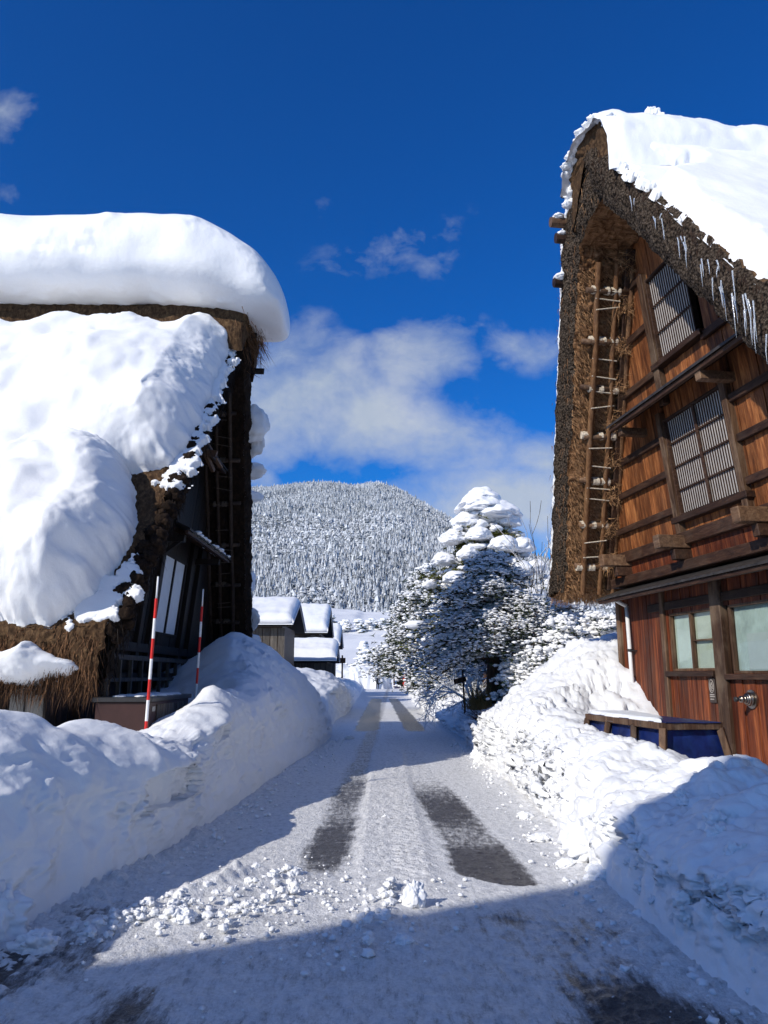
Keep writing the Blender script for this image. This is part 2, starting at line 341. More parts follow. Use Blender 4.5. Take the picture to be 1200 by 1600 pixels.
def _tube(s, p, q, r0, r1=None, n=8, cap=True, rnd=None):
    r = random.random() if rnd is None else rnd
    V, F = tubes(np.array([p], float), np.array([q], float), np.array([r0]), np.array([r0 if r1 is None else r1]), n)
    if cap:
        V = np.vstack([V, V[:n].mean(0), V[n:].mean(0)]); j = np.arange(n)
        T = np.vstack([np.stack([(j+1) % n, j, np.full(n, 2*n)], 1), np.stack([j+n, (j+1) % n+n, np.full(n, 2*n+1)], 1)])
    Vw = s.f(V); s.V.append(Vw); s.F.append(F+s.n); s.r.append((len(F), 4, r))
    if cap: s.F.append(T+s.n); s.r.append((len(T), 3, r))
    s.n += len(V); return s
MB.tube = _tube
def ico(sub=2):
    t = (1+5**.5)/2
    V = [(-1, t, 0), (1, t, 0), (-1, -t, 0), (1, -t, 0), (0, -1, t), (0, 1, t), (0, -1, -t), (0, 1, -t), (t, 0, -1), (t, 0, 1), (-t, 0, -1), (-t, 0, 1)]
    V = [np.array(v)/np.linalg.norm(v) for v in V]
    F = [(0, 11, 5), (0, 5, 1), (0, 1, 7), (0, 7, 10), (0, 10, 11), (1, 5, 9), (5, 11, 4), (11, 10, 2), (10, 7, 6), (7, 1, 8), (3, 9, 4), (3, 4, 2), (3, 2, 6), (3, 6, 8), (3, 8, 9), (4, 9, 5), (2, 4, 11), (6, 2, 10), (8, 6, 7), (9, 8, 1)]
    for _ in range(sub):
        cache = {}; G = []
        def mid(a, b):
            k = (min(a, b), max(a, b))
            if k not in cache: m_ = V[a]+V[b]; V.append(m_/np.linalg.norm(m_)); cache[k] = len(V)-1
            return cache[k]
        for a, b_, c_ in F:
            x, y, z = mid(a, b_), mid(b_, c_), mid(c_, a); G += [(a, x, z), (b_, y, x), (c_, z, y), (x, y, z)]
        F = G
    return np.array(V), np.array(F)
ICO = {k: ico(k) for k in (0, 1, 2, 3, 4)}
def blobs(P, R, sub=1, flat=.6, amp=.3, fr=1.6, seed=0):
    """many snow or clod lumps as one vertex/face set; P (n,3), R (n,) or (n,3)"""
    V0, F0 = ICO[sub]; n = len(P); P = np.asarray(P, float); R = np.asarray(R, float)
    if R.ndim == 1: R = np.stack([R, R, R*flat], 1)
    U = np.broadcast_to(V0, (n,)+V0.shape)
    d = 1+amp*fbm(U*fr+np.arange(n)[:, None, None]*3.7+seed, 3 if sub > 1 else (2 if sub else 1))
    ang = RNG.uniform(0, 6.28, n); c, s_ = np.cos(ang)[:, None], np.sin(ang)[:, None]
    W = U*d[..., None]*R[:, None]
    X = W[..., 0]*c-W[..., 1]*s_; Y = W[..., 0]*s_+W[..., 1]*c
    V = np.stack([X, Y, W[..., 2]], -1)+P[:, None]
    F = (F0[None]+(np.arange(n)*len(V0))[:, None, None]).reshape(-1, 3)
    return V.reshape(-1, 3), F
def strands(P, D, w):
    """thin triangular straws from P along D"""
    P = np.asarray(P, float); D = np.asarray(D, float)
    s_ = np.cross(D, RNG.normal(size=D.shape)); s_ /= np.linalg.norm(s_, axis=1, keepdims=True)+1e-9; s_ = s_*np.asarray(w).reshape(-1, 1)
    V = np.stack([P-s_, P+s_, P+D], 1).reshape(-1, 3); F = np.arange(len(V)).reshape(-1, 3)
    return V, F
def merge(*vf):
    V = []; F = []; n = 0
    for v, f in vf: V.append(v); F.append(f+n); n += len(v)
    return np.concatenate(V), np.concatenate(F)

# ------------------------------------------------------------------ ground, road, banks
def field_h(x, y):
    x = np.asarray(x, float); y = np.asarray(y, float)
    h = -.06+.75*ss(np.abs(x), 9, 13)
    h = h+ss(y, 92, 104)*.6
    h = h+16.5*ss(y, 96, 250)*(1-.1*np.sin(x*.02))+17*ss(y, 250, 420)
    h = h+fbm(np.stack([x*.05, y*.05, x*0], -1), 3)*(.1+1.5*ss(y, 100, 200))
    return h
xs = np.concatenate([-np.geomspace(2500, 16, 60), np.linspace(-15, 15, 61), np.geomspace(16, 2500, 60)])
ys = np.concatenate([-np.geomspace(400, 22, 12), np.linspace(-20, 90, 70), np.linspace(91.5, 420, 180), np.geomspace(425, 3500, 30)])
X, Y = np.meshgrid(xs, ys, indexing='ij')
Z = field_h(X, Y)
# the valley floor keeps clear of the mountain beyond it
g = mesh('snow_ground', np.stack([X, Y, Z], -1), gridfaces(len(xs), len(ys)), SNOW, smooth=True); tag(g, kind='structure')

def blur(A, n, ax):
    for _ in range(n):
        B = np.roll(A, 1, ax); Cc = np.roll(A, -1, ax)
        sl0 = [slice(None)]*A.ndim; sl1 = list(sl0); sl0[ax] = 0; sl1[ax] = -1
        B[tuple(sl0)] = A[tuple(sl0)]; Cc[tuple(sl1)] = A[tuple(sl1)]; B[tuple(sl1)] = A[tuple(sl1)]; B[tuple(sl0)] = A[tuple(sl0)]
        A2 = .25*B+.5*A+.25*Cc; A2[tuple(sl0)] = A[tuple(sl0)]; A2[tuple(sl1)] = A[tuple(sl1)]; A = A2
    return A
def road_patch(x0, x1, dx, yv, name):
    xv = np.arange(x0, x1+1e-6, dx); X, Y = np.meshgrid(xv, yv, indexing='ij'); P = np.stack([X, Y, X*0], -1)
    n_lo = fbm(P*np.array([1.1, .7, 1]), 4); n_hi = fbm(P*np.array([9, 6, 1]), 4, .6); bl = fbm(P*5.5, 4, .6, True); bs = 1-2*np.abs(fbm(P*4.2+3, 3, .5)); bs = np.where(bs > .2, bs, bs*.5)
    wet = np.zeros_like(X)
    # right wheel track, bare to the asphalt where the tyre slid to a stop
    xc = .92-.045*(Y-6.4); e = 6.40-.30*(X-1.25)+1.5*(X-1.02)**2; d = np.abs(X-xc-.03*n_lo)
    wob = .07*fbm(P*np.array([2.5, 3.2, 1])+8, 4, .6); streak = fbm(P*np.array([1.6, 22, 1])+3, 3, .6); lng = fbm(P*np.array([16, 1.2, 1])+3, 3, .6)
    r = (1-ss(d+wob, .20, .40))*ss(Y, e-.03, e+.02)*(1.0-.42*ss(Y, 7.2, 8.2)+.25*ss(Y, 8.6, 9.4)-.55*ss(Y, 10.0, 13)+.28*streak)
    wet = np.maximum(wet, r)
    # left wheel track
    xc2 = -.53+.012*(Y-6.5); d2 = np.abs(X-xc2-.06*n_lo)
    l = (1-ss(d2+wob, .08, .36))*ss(Y+6*wob, 6.1, 7.6)*(.86-.3*ss(Y, 8.3, 9.6)+.15*ss(Y, 10, 11)-.2*ss(Y, 12, 13)+.3*streak)
    wet = np.maximum(wet, l)
    far = ss(Y, 22, 25)*(1-ss(Y, 52, 58)); wet = np.maximum(wet, far*1.25*(1-ss(np.abs(X+.52+.1*n_lo), .2, .5))); wet = np.maximum(wet, far*1.25*(1-ss(np.abs(X-.83-.010*(35-Y)+.08*n_lo), .16, .42)))
    # slush in the shade of the foreground: the lane shows through in scuffed patches
    wet = np.maximum(wet, (1-ss(Y, 5.5, 6.3))*(.75*ss(np.sin(X*2.2-.6)*.35+n_lo*2.2+.5*lng, -.1, 1.1)+.27+.12*fbm(P*2.6, 3)))
    st_ = np.maximum(np.sin(2*np.pi*(X+.012*n_lo)/.055), 0)*ss(n_lo+.3*np.sin(Y*1.7), -.3, .4)
    for xc_, w_, y0_, y1_ in ((-.42, .17, 4.0, 6.9), (-1.02, .15, 4.2, 5.6), (.62, .12, 5.0, 6.6)):
        bd = (1-ss(np.abs(X-xc_-.06*(Y-5)), w_*.8, w_))*ss(Y, y0_, y0_+.6)*(1-ss(Y, y1_-.6, y1_)); wet = np.maximum(wet, bd*(.22+.35*st_)); H0 = bd*st_*.006; pressed = H0 if 'pressed' not in dir() else pressed+H0
    wet = np.maximum(wet, .13+.34*n_lo*ss(Y, 6, 9)+.10*lng)
    H = .012*n_lo+.006*n_hi
    H = H-.012*np.clip(wet, 0, 1)-pressed
    # ridge of churned snow between the tracks, pressed by chevron treads
    mid = (1-ss(np.abs(X-.08), .26, .40))*ss(Y, 6.0, 7)*(1-ss(Y, 17, 20))
    H += mid*(.022+.010*np.maximum(np.sin(2*np.pi*(Y*7.5+np.abs(X-.08)*6)+n_lo*2), -.4)*(1-ss(Y, 13, 16))+.010*bl)
    tread = np.maximum(-np.sin(2*np.pi*(Y*7.5+np.abs(X-.08)*6)+n_lo*2), 0)*(1-ss(Y, 13, 16)); wet = np.where(mid > .4, np.minimum(wet, .1)+.42*tread*mid*ss(n_lo, -.4, .2), wet)
    tr_ = (1-ss(np.abs(X+.05), .30, .42))*(1-ss(Y, 5.8, 7)); H += tr_*.0022*np.sin(2*np.pi*(X+.02*n_lo)/.07)*np.clip(n_lo*2+.4, 0, 1)
    tr2 = (1-ss(np.abs(X+1.0), .30, .42))*(1-ss(Y, 4.8, 6)); H += tr2*.002*np.sin(2*np.pi*(X+.02*n_lo)/.07)*np.clip(n_lo*2+.3, 0, 1)
    nearr = (Y < 7.6) | (np.abs(X) > 1.45); Wp = (P*np.array([1, 1, 0])+.05*np.stack([fbm(P*7+s_, 2) for s_ in (0, 4, 8)], -1))[nearr]
    ck = np.zeros_like(X); a1_, a2_, id_ = cells(Wp*9.5, 3); b1_, b2_, ib_ = cells(Wp*21, 9); ck[nearr] = ss(a2_-a1_, 0, .3)*(.2+id_)+.45*ss(b2_-b1_, 0, .3)*(.3+ib_)
    def ridge(p, q, w, h, k=1.0):
        p = np.array(p); q = np.array(q); dd = q-p; L2 = (dd**2).sum(); t = np.clip(((X-p[0])*dd[0]+(Y-p[1])*dd[1])/L2, 0, 1)
        r_ = np.hypot(X-p[0]-t*dd[0], Y-p[1]-t*dd[1]); return h*np.exp(-(r_/w)**2)*np.clip(.3+.42*blur(blur(ck, 2, 0), 2, 1)+.5*n_lo, 0, 1.3)*.72
    for a in (((-1.85, 5.35), (-1.02, 6.75), .13, .13), ((-1.45, 5.5), (-.72, 6.75), .10, .10), ((-1.1, 5.35), (-.62, 6.2), .08, .04), ((-1.5, 6.1), (-1.15, 6.6), .18, .07), ((-.12, 4.9), (.02, 6.4), .12, .075), ((.12, 5.1), (.1, 5.9), .09, .05), ((1.2, 4.3), (1.5, 5.2), .2, .05),
              ((-1.95, 8.2), (-1.8, 12.5), .12, .05), ((1.75, 7.2), (1.8, 12.5), .12, .06), ((-2.2, 6.2), (-1.95, 8.3), .16, .08), ((1.62, 4.6), (1.68, 7), .16, .09), ((-1.62, 12.5), (-1.4, 20), .1, .05)):
        H = H+ridge(*a)
    edge = ss(np.abs(X), 1.5, 2.3); H = H+edge*(.02+.04*blur(ck, 1, 0))+.010*ck*ss(n_lo, .0, .5)
    H += .014*np.maximum(bl-.55, 0)*2
    wet = np.where(H > .03, np.minimum(wet, .05), wet)
    P[..., 2] = H
    return mesh(name, P, gridfaces(len(xv), len(yv)), ROAD, smooth=True, attrs={'wet': ('POINT', np.clip(wet, 0, 1).ravel())})
near = [2.0]
while near[-1] < 22: near.append(near[-1]+max(.013, near[-1]*.0042))
tag(road_patch(-3.0, 2.9, .016, np.array(near), 'road'), kind='structure')
tag(road_patch(-3.2, 3.2, .08, np.linspace(near[-1], 98, 260), 'road'), kind='structure')
tag(road_patch(-3.6, 3.6, .12, np.linspace(-22, 2.0, 90), 'road'), kind='structure')

def bank(keys, name, side, amps, seed, bumps=(), chunk=(.05, .02, 0)):
    ysamp = [-12.0]
    while ysamp[-1] < 98: ysamp.append(ysamp[-1]+max(.026, abs(ysamp[-1])*.0052 if ysamp[-1] > 0 else max(.026, -ysamp[-1]*.05)))
    ysamp = np.array(ysamp); K = len(keys[0][1]); ky = np.array([k[0] for k in keys], float)
    ctrl = np.array([k[1] for k in keys], float)           # keys x K x 2
    prof = np.stack([[np.interp(ysamp, ky, ctrl[:, j, c]) for j in range(K)] for c in (0, 1)], -1)  # K, Ny, 2
    prof = prof.transpose(1, 0, 2)
    per = [34, 34, 34, 30, 30, 30, 16][:K-1]
    T = np.concatenate([np.linspace(i, i+1, p, endpoint=False) for i, p in enumerate(per)]+[[K-1.0]])
    i0 = np.minimum(T.astype(int), K-2); f = (T-i0)[None, :, None]
    pts = prof[:, i0]*(1-f)+prof[:, i0+1]*f
    pts = blur(pts, 60, 1); 
    # smooth along the road by distance rather than by row
    pts = blur(pts, 40, 0)
    P = np.stack([pts[..., 0], np.broadcast_to(ysamp[:, None], pts.shape[:2]), pts[..., 1]], -1)
    for bx, by, br, bh in bumps:
        P[..., 2] += bh*np.exp(-((P[..., 0]-bx)**2+(P[..., 1]-by)**2)/br**2)*ss(P[..., 2], .05, .4)
    def normals(P):
        du = np.gradient(P, axis=0); dv = np.gradient(P, axis=1); n_ = np.cross(du, dv); n_ /= np.linalg.norm(n_, axis=-1, keepdims=True)+1e-9
        return n_*np.sign(n_[..., 2:3]+1e-6) if side > 0 else n_*np.sign(n_[..., 2:3]+1e-6)
    k = ss(P[..., 2], -.02, .25)[..., None]
    far = (1+1.2*ss(P[..., 1], 18, 40))[..., None]
    a1, a2, a3, a4 = amps
    Nn = normals(P); face = (1-np.abs(Nn[..., 2:3]))
    P = P+Nn*k*far*(a1*fbm(P*1.1+seed, 3)[..., None]+a2*fbm(P*2.6+seed+9, 3, .5, True)[..., None]*(.35+face))
    Nn = normals(P)
    patch = ss(fbm(P*.9+seed+4, 2), -.25, .35)[..., None]; P = P+Nn*k*far*(a3*(.25+face)*(fbm(P*5+seed, 4, .55)[..., None]*1.2+patch*fbm(P*6.5+seed, 3, .5, True)[..., None])+a4*patch*fbm(P*15+seed, 3, .6)[..., None]*(.5+face))
    Nn = normals(P); pm = ss(fbm(P*.8+seed+2, 3), -.3+chunk[2], .25+chunk[2]); nearm = (1-ss(P[..., 1], 22, 30))
    rows = P[:, :, 1].min(1) < 30; Q = P[rows]; W_ = Q*np.array([1, .8, 1.25])+.26*np.stack([fbm(Q*2.6+s_, 3, .6) for s_ in (0, 4, 8)], -1)
    for sc_, am, sd_ in ((2.3, chunk[0], 0), (5.3, chunk[1], 50)):
        f1, f2, idv = cells(W_*sc_, sd_+seed); g_ = ss(f2-f1, 0, .2)*(.25+1.1*idv)-.35
        P[rows] += Nn[rows]*(am*g_*(pm*nearm)[rows]*k[rows][..., 0]*(.45+.75*face[rows][..., 0]))[..., None]
    P[..., 2] -= .06*(1-k[..., 0])
    o = mesh(name, P, gridfaces(P.shape[0], P.shape[1], flip=(side > 0)), SNOWD if side > 0 else SNOW, smooth=True)
    return o, P
LK = [(-12, [(-3.0, 0), (-3.2, .5), (-3.4, 1.0), (-3.8, 1.3), (-4.4, 1.35), (-5.2, 1.2), (-6.5, 1.0), (-15, .9)]),
      (2, [(-2.65, 0), (-2.85, .45), (-3.0, .9), (-3.35, 1.2), (-4.0, 1.32), (-4.8, 1.2), (-6.5, 1.0), (-15, .9)]),
      (5.2, [(-2.33, 0), (-2.46, .4), (-2.58, .8), (-2.85, 1.13), (-3.3, 1.30), (-3.9, 1.26), (-5.5, 1.05), (-15, .9)]),
      (6.6, [(-2.1, 0), (-2.2, .4), (-2.3, .82), (-2.55, 1.1), (-2.95, 1.25), (-3.5, 1.15), (-5, .9), (-15, .8)]),
      (7.8, [(-1.95, 0), (-2.05, .4), (-1.9, .78), (-2.35, 1.0), (-2.65, 1.08), (-3.1, .95), (-4.5, .7), (-15, .7)]),
      (9.0, [(-1.88, 0), (-1.97, .35), (-2.07, .68), (-2.22, .88), (-2.45, .93), (-2.9, .78), (-4.5, .6), (-15, .6)]),
      (9.7, [(-1.84, 0), (-1.92, .4), (-2.0, .8), (-1.9, 1.05), (-2.42, 1.17), (-2.85, .9), (-4.5, .55), (-15, .6)]),
      (10.8, [(-1.8, 0), (-1.88, .45), (-1.96, .9), (-2.12, 1.18), (-2.45, 1.33), (-2.85, 1.1), (-4.5, .5), (-15, .5)]),
      (12.2, [(-1.76, 0), (-1.84, .45), (-1.92, .9), (-2.08, 1.2), (-2.4, 1.36), (-2.8, 1.15), (-4.5, .6), (-15, .5)]),
      (13.2, [(-1.72, 0), (-1.8, .5), (-1.88, .95), (-2.05, 1.3), (-2.4, 1.5), (-2.9, 1.3), (-4.5, .8), (-15, .5)]),
      (14.6, [(-1.68, 0), (-1.76, .55), (-1.86, 1.1), (-2.1, 1.4), (-2.55, 1.65), (-3.0, 1.7), (-4.4, 1.1), (-15, .5)]),
      (16.5, [(-1.55, 0), (-1.63, .6), (-1.78, 1.2), (-2.2, 1.7), (-2.8, 2.3), (-3.35, 2.55), (-4.4, 1.6), (-15, .6)]),
      (19, [(-1.42, 0), (-1.5, .5), (-1.65, 1.05), (-2.0, 1.65), (-2.7, 2.3), (-3.4, 2.5), (-4.6, 1.8), (-15, .8)]),
      (21.5, [(-1.4, 0), (-1.5, .4), (-1.65, .8), (-2.0, 1.25), (-2.7, 1.7), (-3.5, 2.0), (-5, 1.5), (-15, .9)]),
      (25, [(-1.6, 0), (-1.8, .3), (-2.0, .6), (-2.4, .8), (-3.0, .9), (-3.6, 1.0), (-5, 1.0), (-15, .9)]),
      (29, [(-1.75, 0), (-1.85, .4), (-1.95, .8), (-1.9, 1.1), (-2.7, 1.35), (-3.4, 1.6), (-5, 1.6), (-15, 1)]),
      (34, [(-1.55, 0), (-1.62, .5), (-1.7, 1.0), (-1.95, 1.35), (-2.6, 1.7), (-3.4, 1.9), (-5, 1.7), (-15, 1)]),
      (45, [(-1.7, 0), (-1.85, .4), (-2.0, .8), (-2.4, 1.1), (-3.0, 1.4), (-4, 1.5), (-6, 1.3), (-15, 1)]),
      (70, [(-2.0, 0), (-2.3, .4), (-2.6, .7), (-3, 1.0), (-3.6, 1.2), (-5, 1.3), (-7, 1.2), (-15, .9)]),
      (98, [(-2.4, 0), (-2.8, .3), (-3.2, .6), (-3.6, .9), (-4.4, 1.1), (-6, 1.2), (-8, 1.2), (-15, .9)])]
lb, LP = bank(LK, 'snow_bank', -1, (.13, .045, .018, .007), 0, ((-3.6, 6.4, .5, .12), (-2.9, 5.3, .35, -.1), (-2.35, 10.9, .35, .12), (-2.1, 14.1, .35, .12), (-2.9, 7.6, .4, .06)), (.055, .024, .12))
tag(lb, kind='structure')
RK = [(-12, [(2.6, 0), (2.8, .3), (3.1, .55), (3.5, .7), (4.0, .75), (4.6, .6), (5.5, .5), (15, .5)]),
      (2, [(2.0, 0), (2.2, .25), (2.5, .5), (2.9, .68), (3.5, .72), (4.2, .6), (5.2, .4), (15, .4)]),
      (5.4, [(1.66, 0), (1.9, .28), (1.9, .5), (2.55, .68), (3.1, .76), (3.7, .62), (4.7, .35), (15, .3)]),
      (7.5, [(1.72, 0), (1.92, .32), (2.12, .58), (2.45, .72), (2.85, .76), (3.3, .6), (4.5, .35), (15, .3)]),
      (9.4, [(1.86, 0), (1.96, .35), (2.08, .66), (2.3, .82), (2.6, .86), (3.1, .58), (4.2, .4), (15, .4)]),
      (11.3, [(1.9, 0), (1.98, .4), (2.1, .8), (2.32, 1.02), (2.62, 1.05), (3.1, .85), (4.0, .7), (15, .6)]),
      (12.4, [(1.9, 0), (1.98, .45), (2.1, .88), (2.35, 1.15), (2.75, 1.25), (3.3, 1.15), (4.0, 1.0), (15, .9)]),
      (13.5, [(1.88, 0), (1.96, .48), (2.1, .92), (2.4, 1.22), (2.95, 1.55), (3.55, 1.85), (4.2, 2.0), (15, 2)]),
      (15, [(1.85, 0), (1.95, .45), (2.12, .88), (2.55, 1.25), (3.2, 1.8), (3.9, 2.3), (4.7, 2.45), (15, 2.2)]),
      (17, [(1.9, 0), (2.02, .35), (2.2, .7), (2.6, .95), (3.1, 1.25), (3.8, 1.65), (5, 1.9), (15, 1.7)]),
      (20, [(2.0, 0), (2.12, .3), (2.3, .55), (2.7, .75), (3.2, .9), (4, 1.05), (6, 1.2), (15, 1.2)]),
      (26, [(1.95, 0), (1.9, .25), (2.4, .5), (2.8, .7), (3.4, .95), (4.2, 1.1), (6, 1.2), (15, 1.2)]),
      (45, [(1.7, 0), (2.0, .35), (2.3, .65), (2.7, .95), (3.4, 1.2), (4.4, 1.3), (6, 1.3), (15, 1.2)]),
      (70, [(2.0, 0), (2.4, .4), (2.8, .7), (3.2, .95), (4, 1.1), (5, 1.2), (7, 1.2), (15, 1.1)]),
      (98, [(2.6, 0), (3.0, .3), (3.4, .6), (3.8, .8), (4.6, 1.0), (6, 1.1), (8, 1.2), (15, 1)])]
rb, RP = bank(RK, 'snow_bank', 1, (.16, .15, .075, .018), 40, ((3.15, 7.9, .45, .1), (2.7, 6.4, .35, .12), (2.3, 8.3, .3, .1), (3.6, 6.2, .5, -.1), (2.2, 10.5, .25, .1)), (.13, .045, -.05))
tag(rb, kind='structure'); RP = RP

def clod(name, x, y, r, z=None, label='', flat=.8, group='lumps of snow on and beside the road', seed=None, sub=4):
    seed = random.random()*50 if seed is None else seed
    V0, F0 = ICO[sub]; f1_, f2_, id_ = cells(V0*1.5+.2*np.stack([fbm(V0*3+k_, 2) for k_ in (0, 4, 8)], -1), seed); V = V0*(.85+.5*fbm(V0*1.3+seed, 3)+.3*ss(f2_-f1_, 0, .3)*id_+.12*fbm(V0*4+seed, 3, .6))[:, None]*np.array([1, .85, flat])*r
    z = r*flat*.55 if z is None else z
    o = mesh(name, V+np.array([x, y, z]), F0, SNOW, smooth=True, base=(x, y, z-r*flat*.5))
    return tag(o, label, 'snow lump', group)
for a in ((.21, 5.9, .085, None, 'upright lump of snow standing in the sunlit middle of the road', 1.25), (-.03, 5.55, .075, None, 'low snow lump on the road just left of the upright one', .7), (.12, 5.1, .06, None, 'small snow lump in the road at the edge of the foreground shadow', .6),
          (1.80, 15.1, .17, None, 'round snow ball at the foot of the right bank where the road shadow ends', .95), (-2.42, 5.15, .22, .12, 'large snow block at the left frame edge under the snow bank', .9), (-2.05, 4.95, .12, None, 'snow lump on the road beside the large block at the left edge', .7),
          (-1.32, 5.55, .075, None, 'small pale snow lump in front of the churned ridges', .7), (-.72, 6.75, .06, None, 'snow lump at the far end of the churned ridges', .7), (1.75, 7.15, .2, .18, 'big snow chunk at the foot of the right bank on the shadow edge', 1.0), (1.55, 8.1, .12, None, 'flat snow lump lying on the road beside the right bank', .4),
          (1.62, 9.3, .10, None, 'snow lump on the icy verge below the sunlit right bank', .5), (1.72, 6.5, .13, None, 'snow chunk fallen from the right bank into the shade', .7), (1.55, 7.0, .09, None, 'small chunk on the road next to the big snow chunk', .6), (.02, 9.2, .05, None, 'snow crumb on the tread ridge between the wheel tracks', .7),
          (-.9, 20.5, .12, None, 'snow lump on the shaded road far off by the left bank', .5)):
    clod('snow_lump', *a[:5], flat=a[5])
# crumbs scattered along both feet and over the ridges
n = 2600; side = RNG.integers(0, 3, n); yv = RNG.uniform(3.2, 20, n)**1.0
lf = np.interp(yv, [2, 5.2, 6.6, 7.8, 9, 13, 19, 22], [-2.65, -2.33, -2.1, -1.95, -1.88, -1.72, -1.42, -1.4]); rf = np.interp(yv, [2, 5.4, 7.5, 9.4, 13, 17, 22], [2, 1.66, 1.72, 1.86, 1.88, 1.9, 2])
xv = np.where(side == 0, lf+np.abs(RNG.normal(0, .22, n)), np.where(side == 1, rf-np.abs(RNG.normal(0, .2, n)), RNG.normal(-.6, .6, n)))
yv = np.where(side == 2, RNG.normal(5.9, .7, n), yv); r = RNG.uniform(.004, 1, n)**4*.03+.003; r = r*np.where(side == 2, .7, 1)
V, F = blobs(np.stack([xv, yv, r*.3+.01], 1), r, 1, .7, .9)
segs = (((-1.85, 5.35), (-1.02, 6.75)), ((-1.45, 5.5), (-.72, 6.75)), ((-1.1, 5.35), (-.62, 6.2)), ((-.15, 4.9), (.05, 6.4)), ((-1.9, 5.2), (-1.3, 5.9)))
for (p, q_), k_ in zip(segs, (300, 260, 110, 130, 120)):
    t_ = RNG.uniform(0, 1, k_); c_ = np.array(p)[None]*(1-t_[:, None])+np.array(q_)[None]*t_[:, None]; c_ = c_+RNG.normal(0, .085, (k_, 2)); rr_ = RNG.uniform(0, 1, k_)**3.5*.034+.004
    h_ = .075*np.exp(-((c_-np.array(p)[None]*(1-t_[:, None])-np.array(q_)[None]*t_[:, None])**2).sum(1)/.012)
    V, F = merge((V, F), blobs(np.concatenate([c_, (h_+rr_*.1)[:, None]], 1), rr_, 2, .75, .95, 1.9))
def on_bank(P_, n_, zlo, zhi, ymax, seed_):
    rg = np.random.default_rng(seed_); Q = P_.reshape(-1, 3); ok = np.where((Q[:, 2] > zlo) & (Q[:, 2] < zhi) & (Q[:, 1] > 3) & (Q[:, 1] < ymax) & (np.abs(Q[:, 0]) < 3.4))[0]; return Q[rg.choice(ok, n_)]
for P_, n_, sd_ in ((RP, 110, 1),):
    c_ = on_bank(P_, n_, -.02, .75, 16, sd_); rr_ = RNG.uniform(0, 1, n_)**2.5*.06+.012; V, F = merge((V, F), blobs(c_, rr_, 3, .85, .9, 2.0, sd_))
tag(mesh('snow_crumbs', V, F, SNOW, smooth=True), 'loose crumbs of snow strewn over the road edges', 'snow crumbs', kind='stuff')

# ------------------------------------------------------------------ mountain and its forest
def mtn_h(X, Y):
    d = np.hypot(X, Y); az = X/np.maximum(Y, 1)
    el = np.interp(az, [-.9, -.55, -.35, -.185, -.137, -.103, -.06, -.039, -.009, .017, .043, .077, .137, .223, .35, .9],
                   [.17, .2, .22, .235, .241, .247, .248, .2435, .2455, .239, .223, .202, .168, .13, .11, .12])
    top = el*1200; t = np.clip((d-400)/800, 0, 1.0)
    h = 29+(top-29)*(t**.86)
    h = h-np.clip(d-1200, 0, 1000)*.25
    P = np.stack([X/170, Y/170, X*0], -1)
    h = h+(fbm(P, 4, .5, True)*14+fbm(P*.5+7, 2)*16)*ss(t, 0, .35)*(1-.75*ss(t, .8, 1))
    h = h+10*np.exp(-((az-.012)/.012)**2)*ss(t, .8, 1)*0
    return h
azs = np.linspace(-.9, .9, 260); ds = np.linspace(330, 1500, 170); A_, D_ = np.meshgrid(azs, ds, indexing='ij')
YY = D_/np.sqrt(1+A_**2); XX = A_*YY; ZZ = mtn_h(XX, YY); ZZ = np.where(D_ < 400, 29-(400-D_)*.25, ZZ)
m_, N, L, b = mat('mountain_snow', (.62, .64, .67), .9, .1)
L.new(ramp(N, L, nnoise(N, L, .05, 6, .7), [(.35, (.28, .3, .32)), (.65, (.7, .72, .75))]), b.inputs['Base Color']); MTN = m_
tag(mesh('mountain', np.stack([XX, YY, ZZ], -1), gridfaces(*XX.shape), MTN, smooth=True), kind='structure')
n = 110000; az = RNG.uniform(-.24, .33, n); d = 385+(1245-385)*RNG.uniform(0, 1, n)**.8; y = d/np.sqrt(1+az**2); x = az*y
dens = fbm(np.stack([x/90, y/90, x*0], -1), 3)
ridge_open = np.exp(-((az-.015)/.045)**2)*ss(d, 1090, 1160)
keep = (dens > -.62) & (RNG.uniform(0, 1, n) > ridge_open*.9)
x, y, d, az = x[keep], y[keep], d[keep], az[keep]; n = len(x); z = mtn_h(x, y)
hgt = RNG.gamma(7, .55, n)+1.2*(1-.35*ss(d, 1000, 1200)); rad = hgt*RNG.uniform(.14, .24, n)
broad = fbm(np.stack([x/130+5, y/130, x*0], -1), 2) > .18
rad = np.where(broad, rad*1.9, rad); hgt = np.where(broad, hgt*.75, hgt)
sd = 5; ang = np.arange(sd)*2*np.pi/sd; tiers = [(.1, .45, 1.0), (.35, .72, .75), (.6, 1.0, .5)]
Vs = []; Fs = []; off = 0; tone = []
for t0, t1, k in tiers:
    a = ang[None]+RNG.uniform(0, 6.28, (n, 1)); rr = rad[:, None]*k*RNG.uniform(.7, 1.25, (n, sd))
    ring = np.stack([x[:, None]+np.cos(a)*rr, y[:, None]+np.sin(a)*rr, z[:, None]+hgt[:, None]*(t0+RNG.uniform(-.06, .06, (n, sd)))], -1)
    apex = np.stack([x, y, z+hgt*t1], -1)[:, None]
    V = np.concatenate([ring, apex], 1); Vs.append(V.reshape(-1, 3))
    j = np.arange(sd); f = np.stack([j, (j+1) % sd, np.full(sd, sd)], 1); F = (f[None]+(np.arange(n)*(sd+1))[:, None, None]).reshape(-1, 3)+off
    Fs.append(F); off += V.shape[0]*V.shape[1]; tone.append(np.clip(np.repeat((RNG.uniform(0, 1, n)*.45+.22*fbm(np.stack([x/75, y/55, z/60], -1), 4, .6)+.1*np.exp(-((az-.01)/.05)**2)*ss(d, 950, 1200))[:, None], sd, 1).ravel()+.5*RNG.uniform(0, 1, n*sd)+.03, 0, 1))
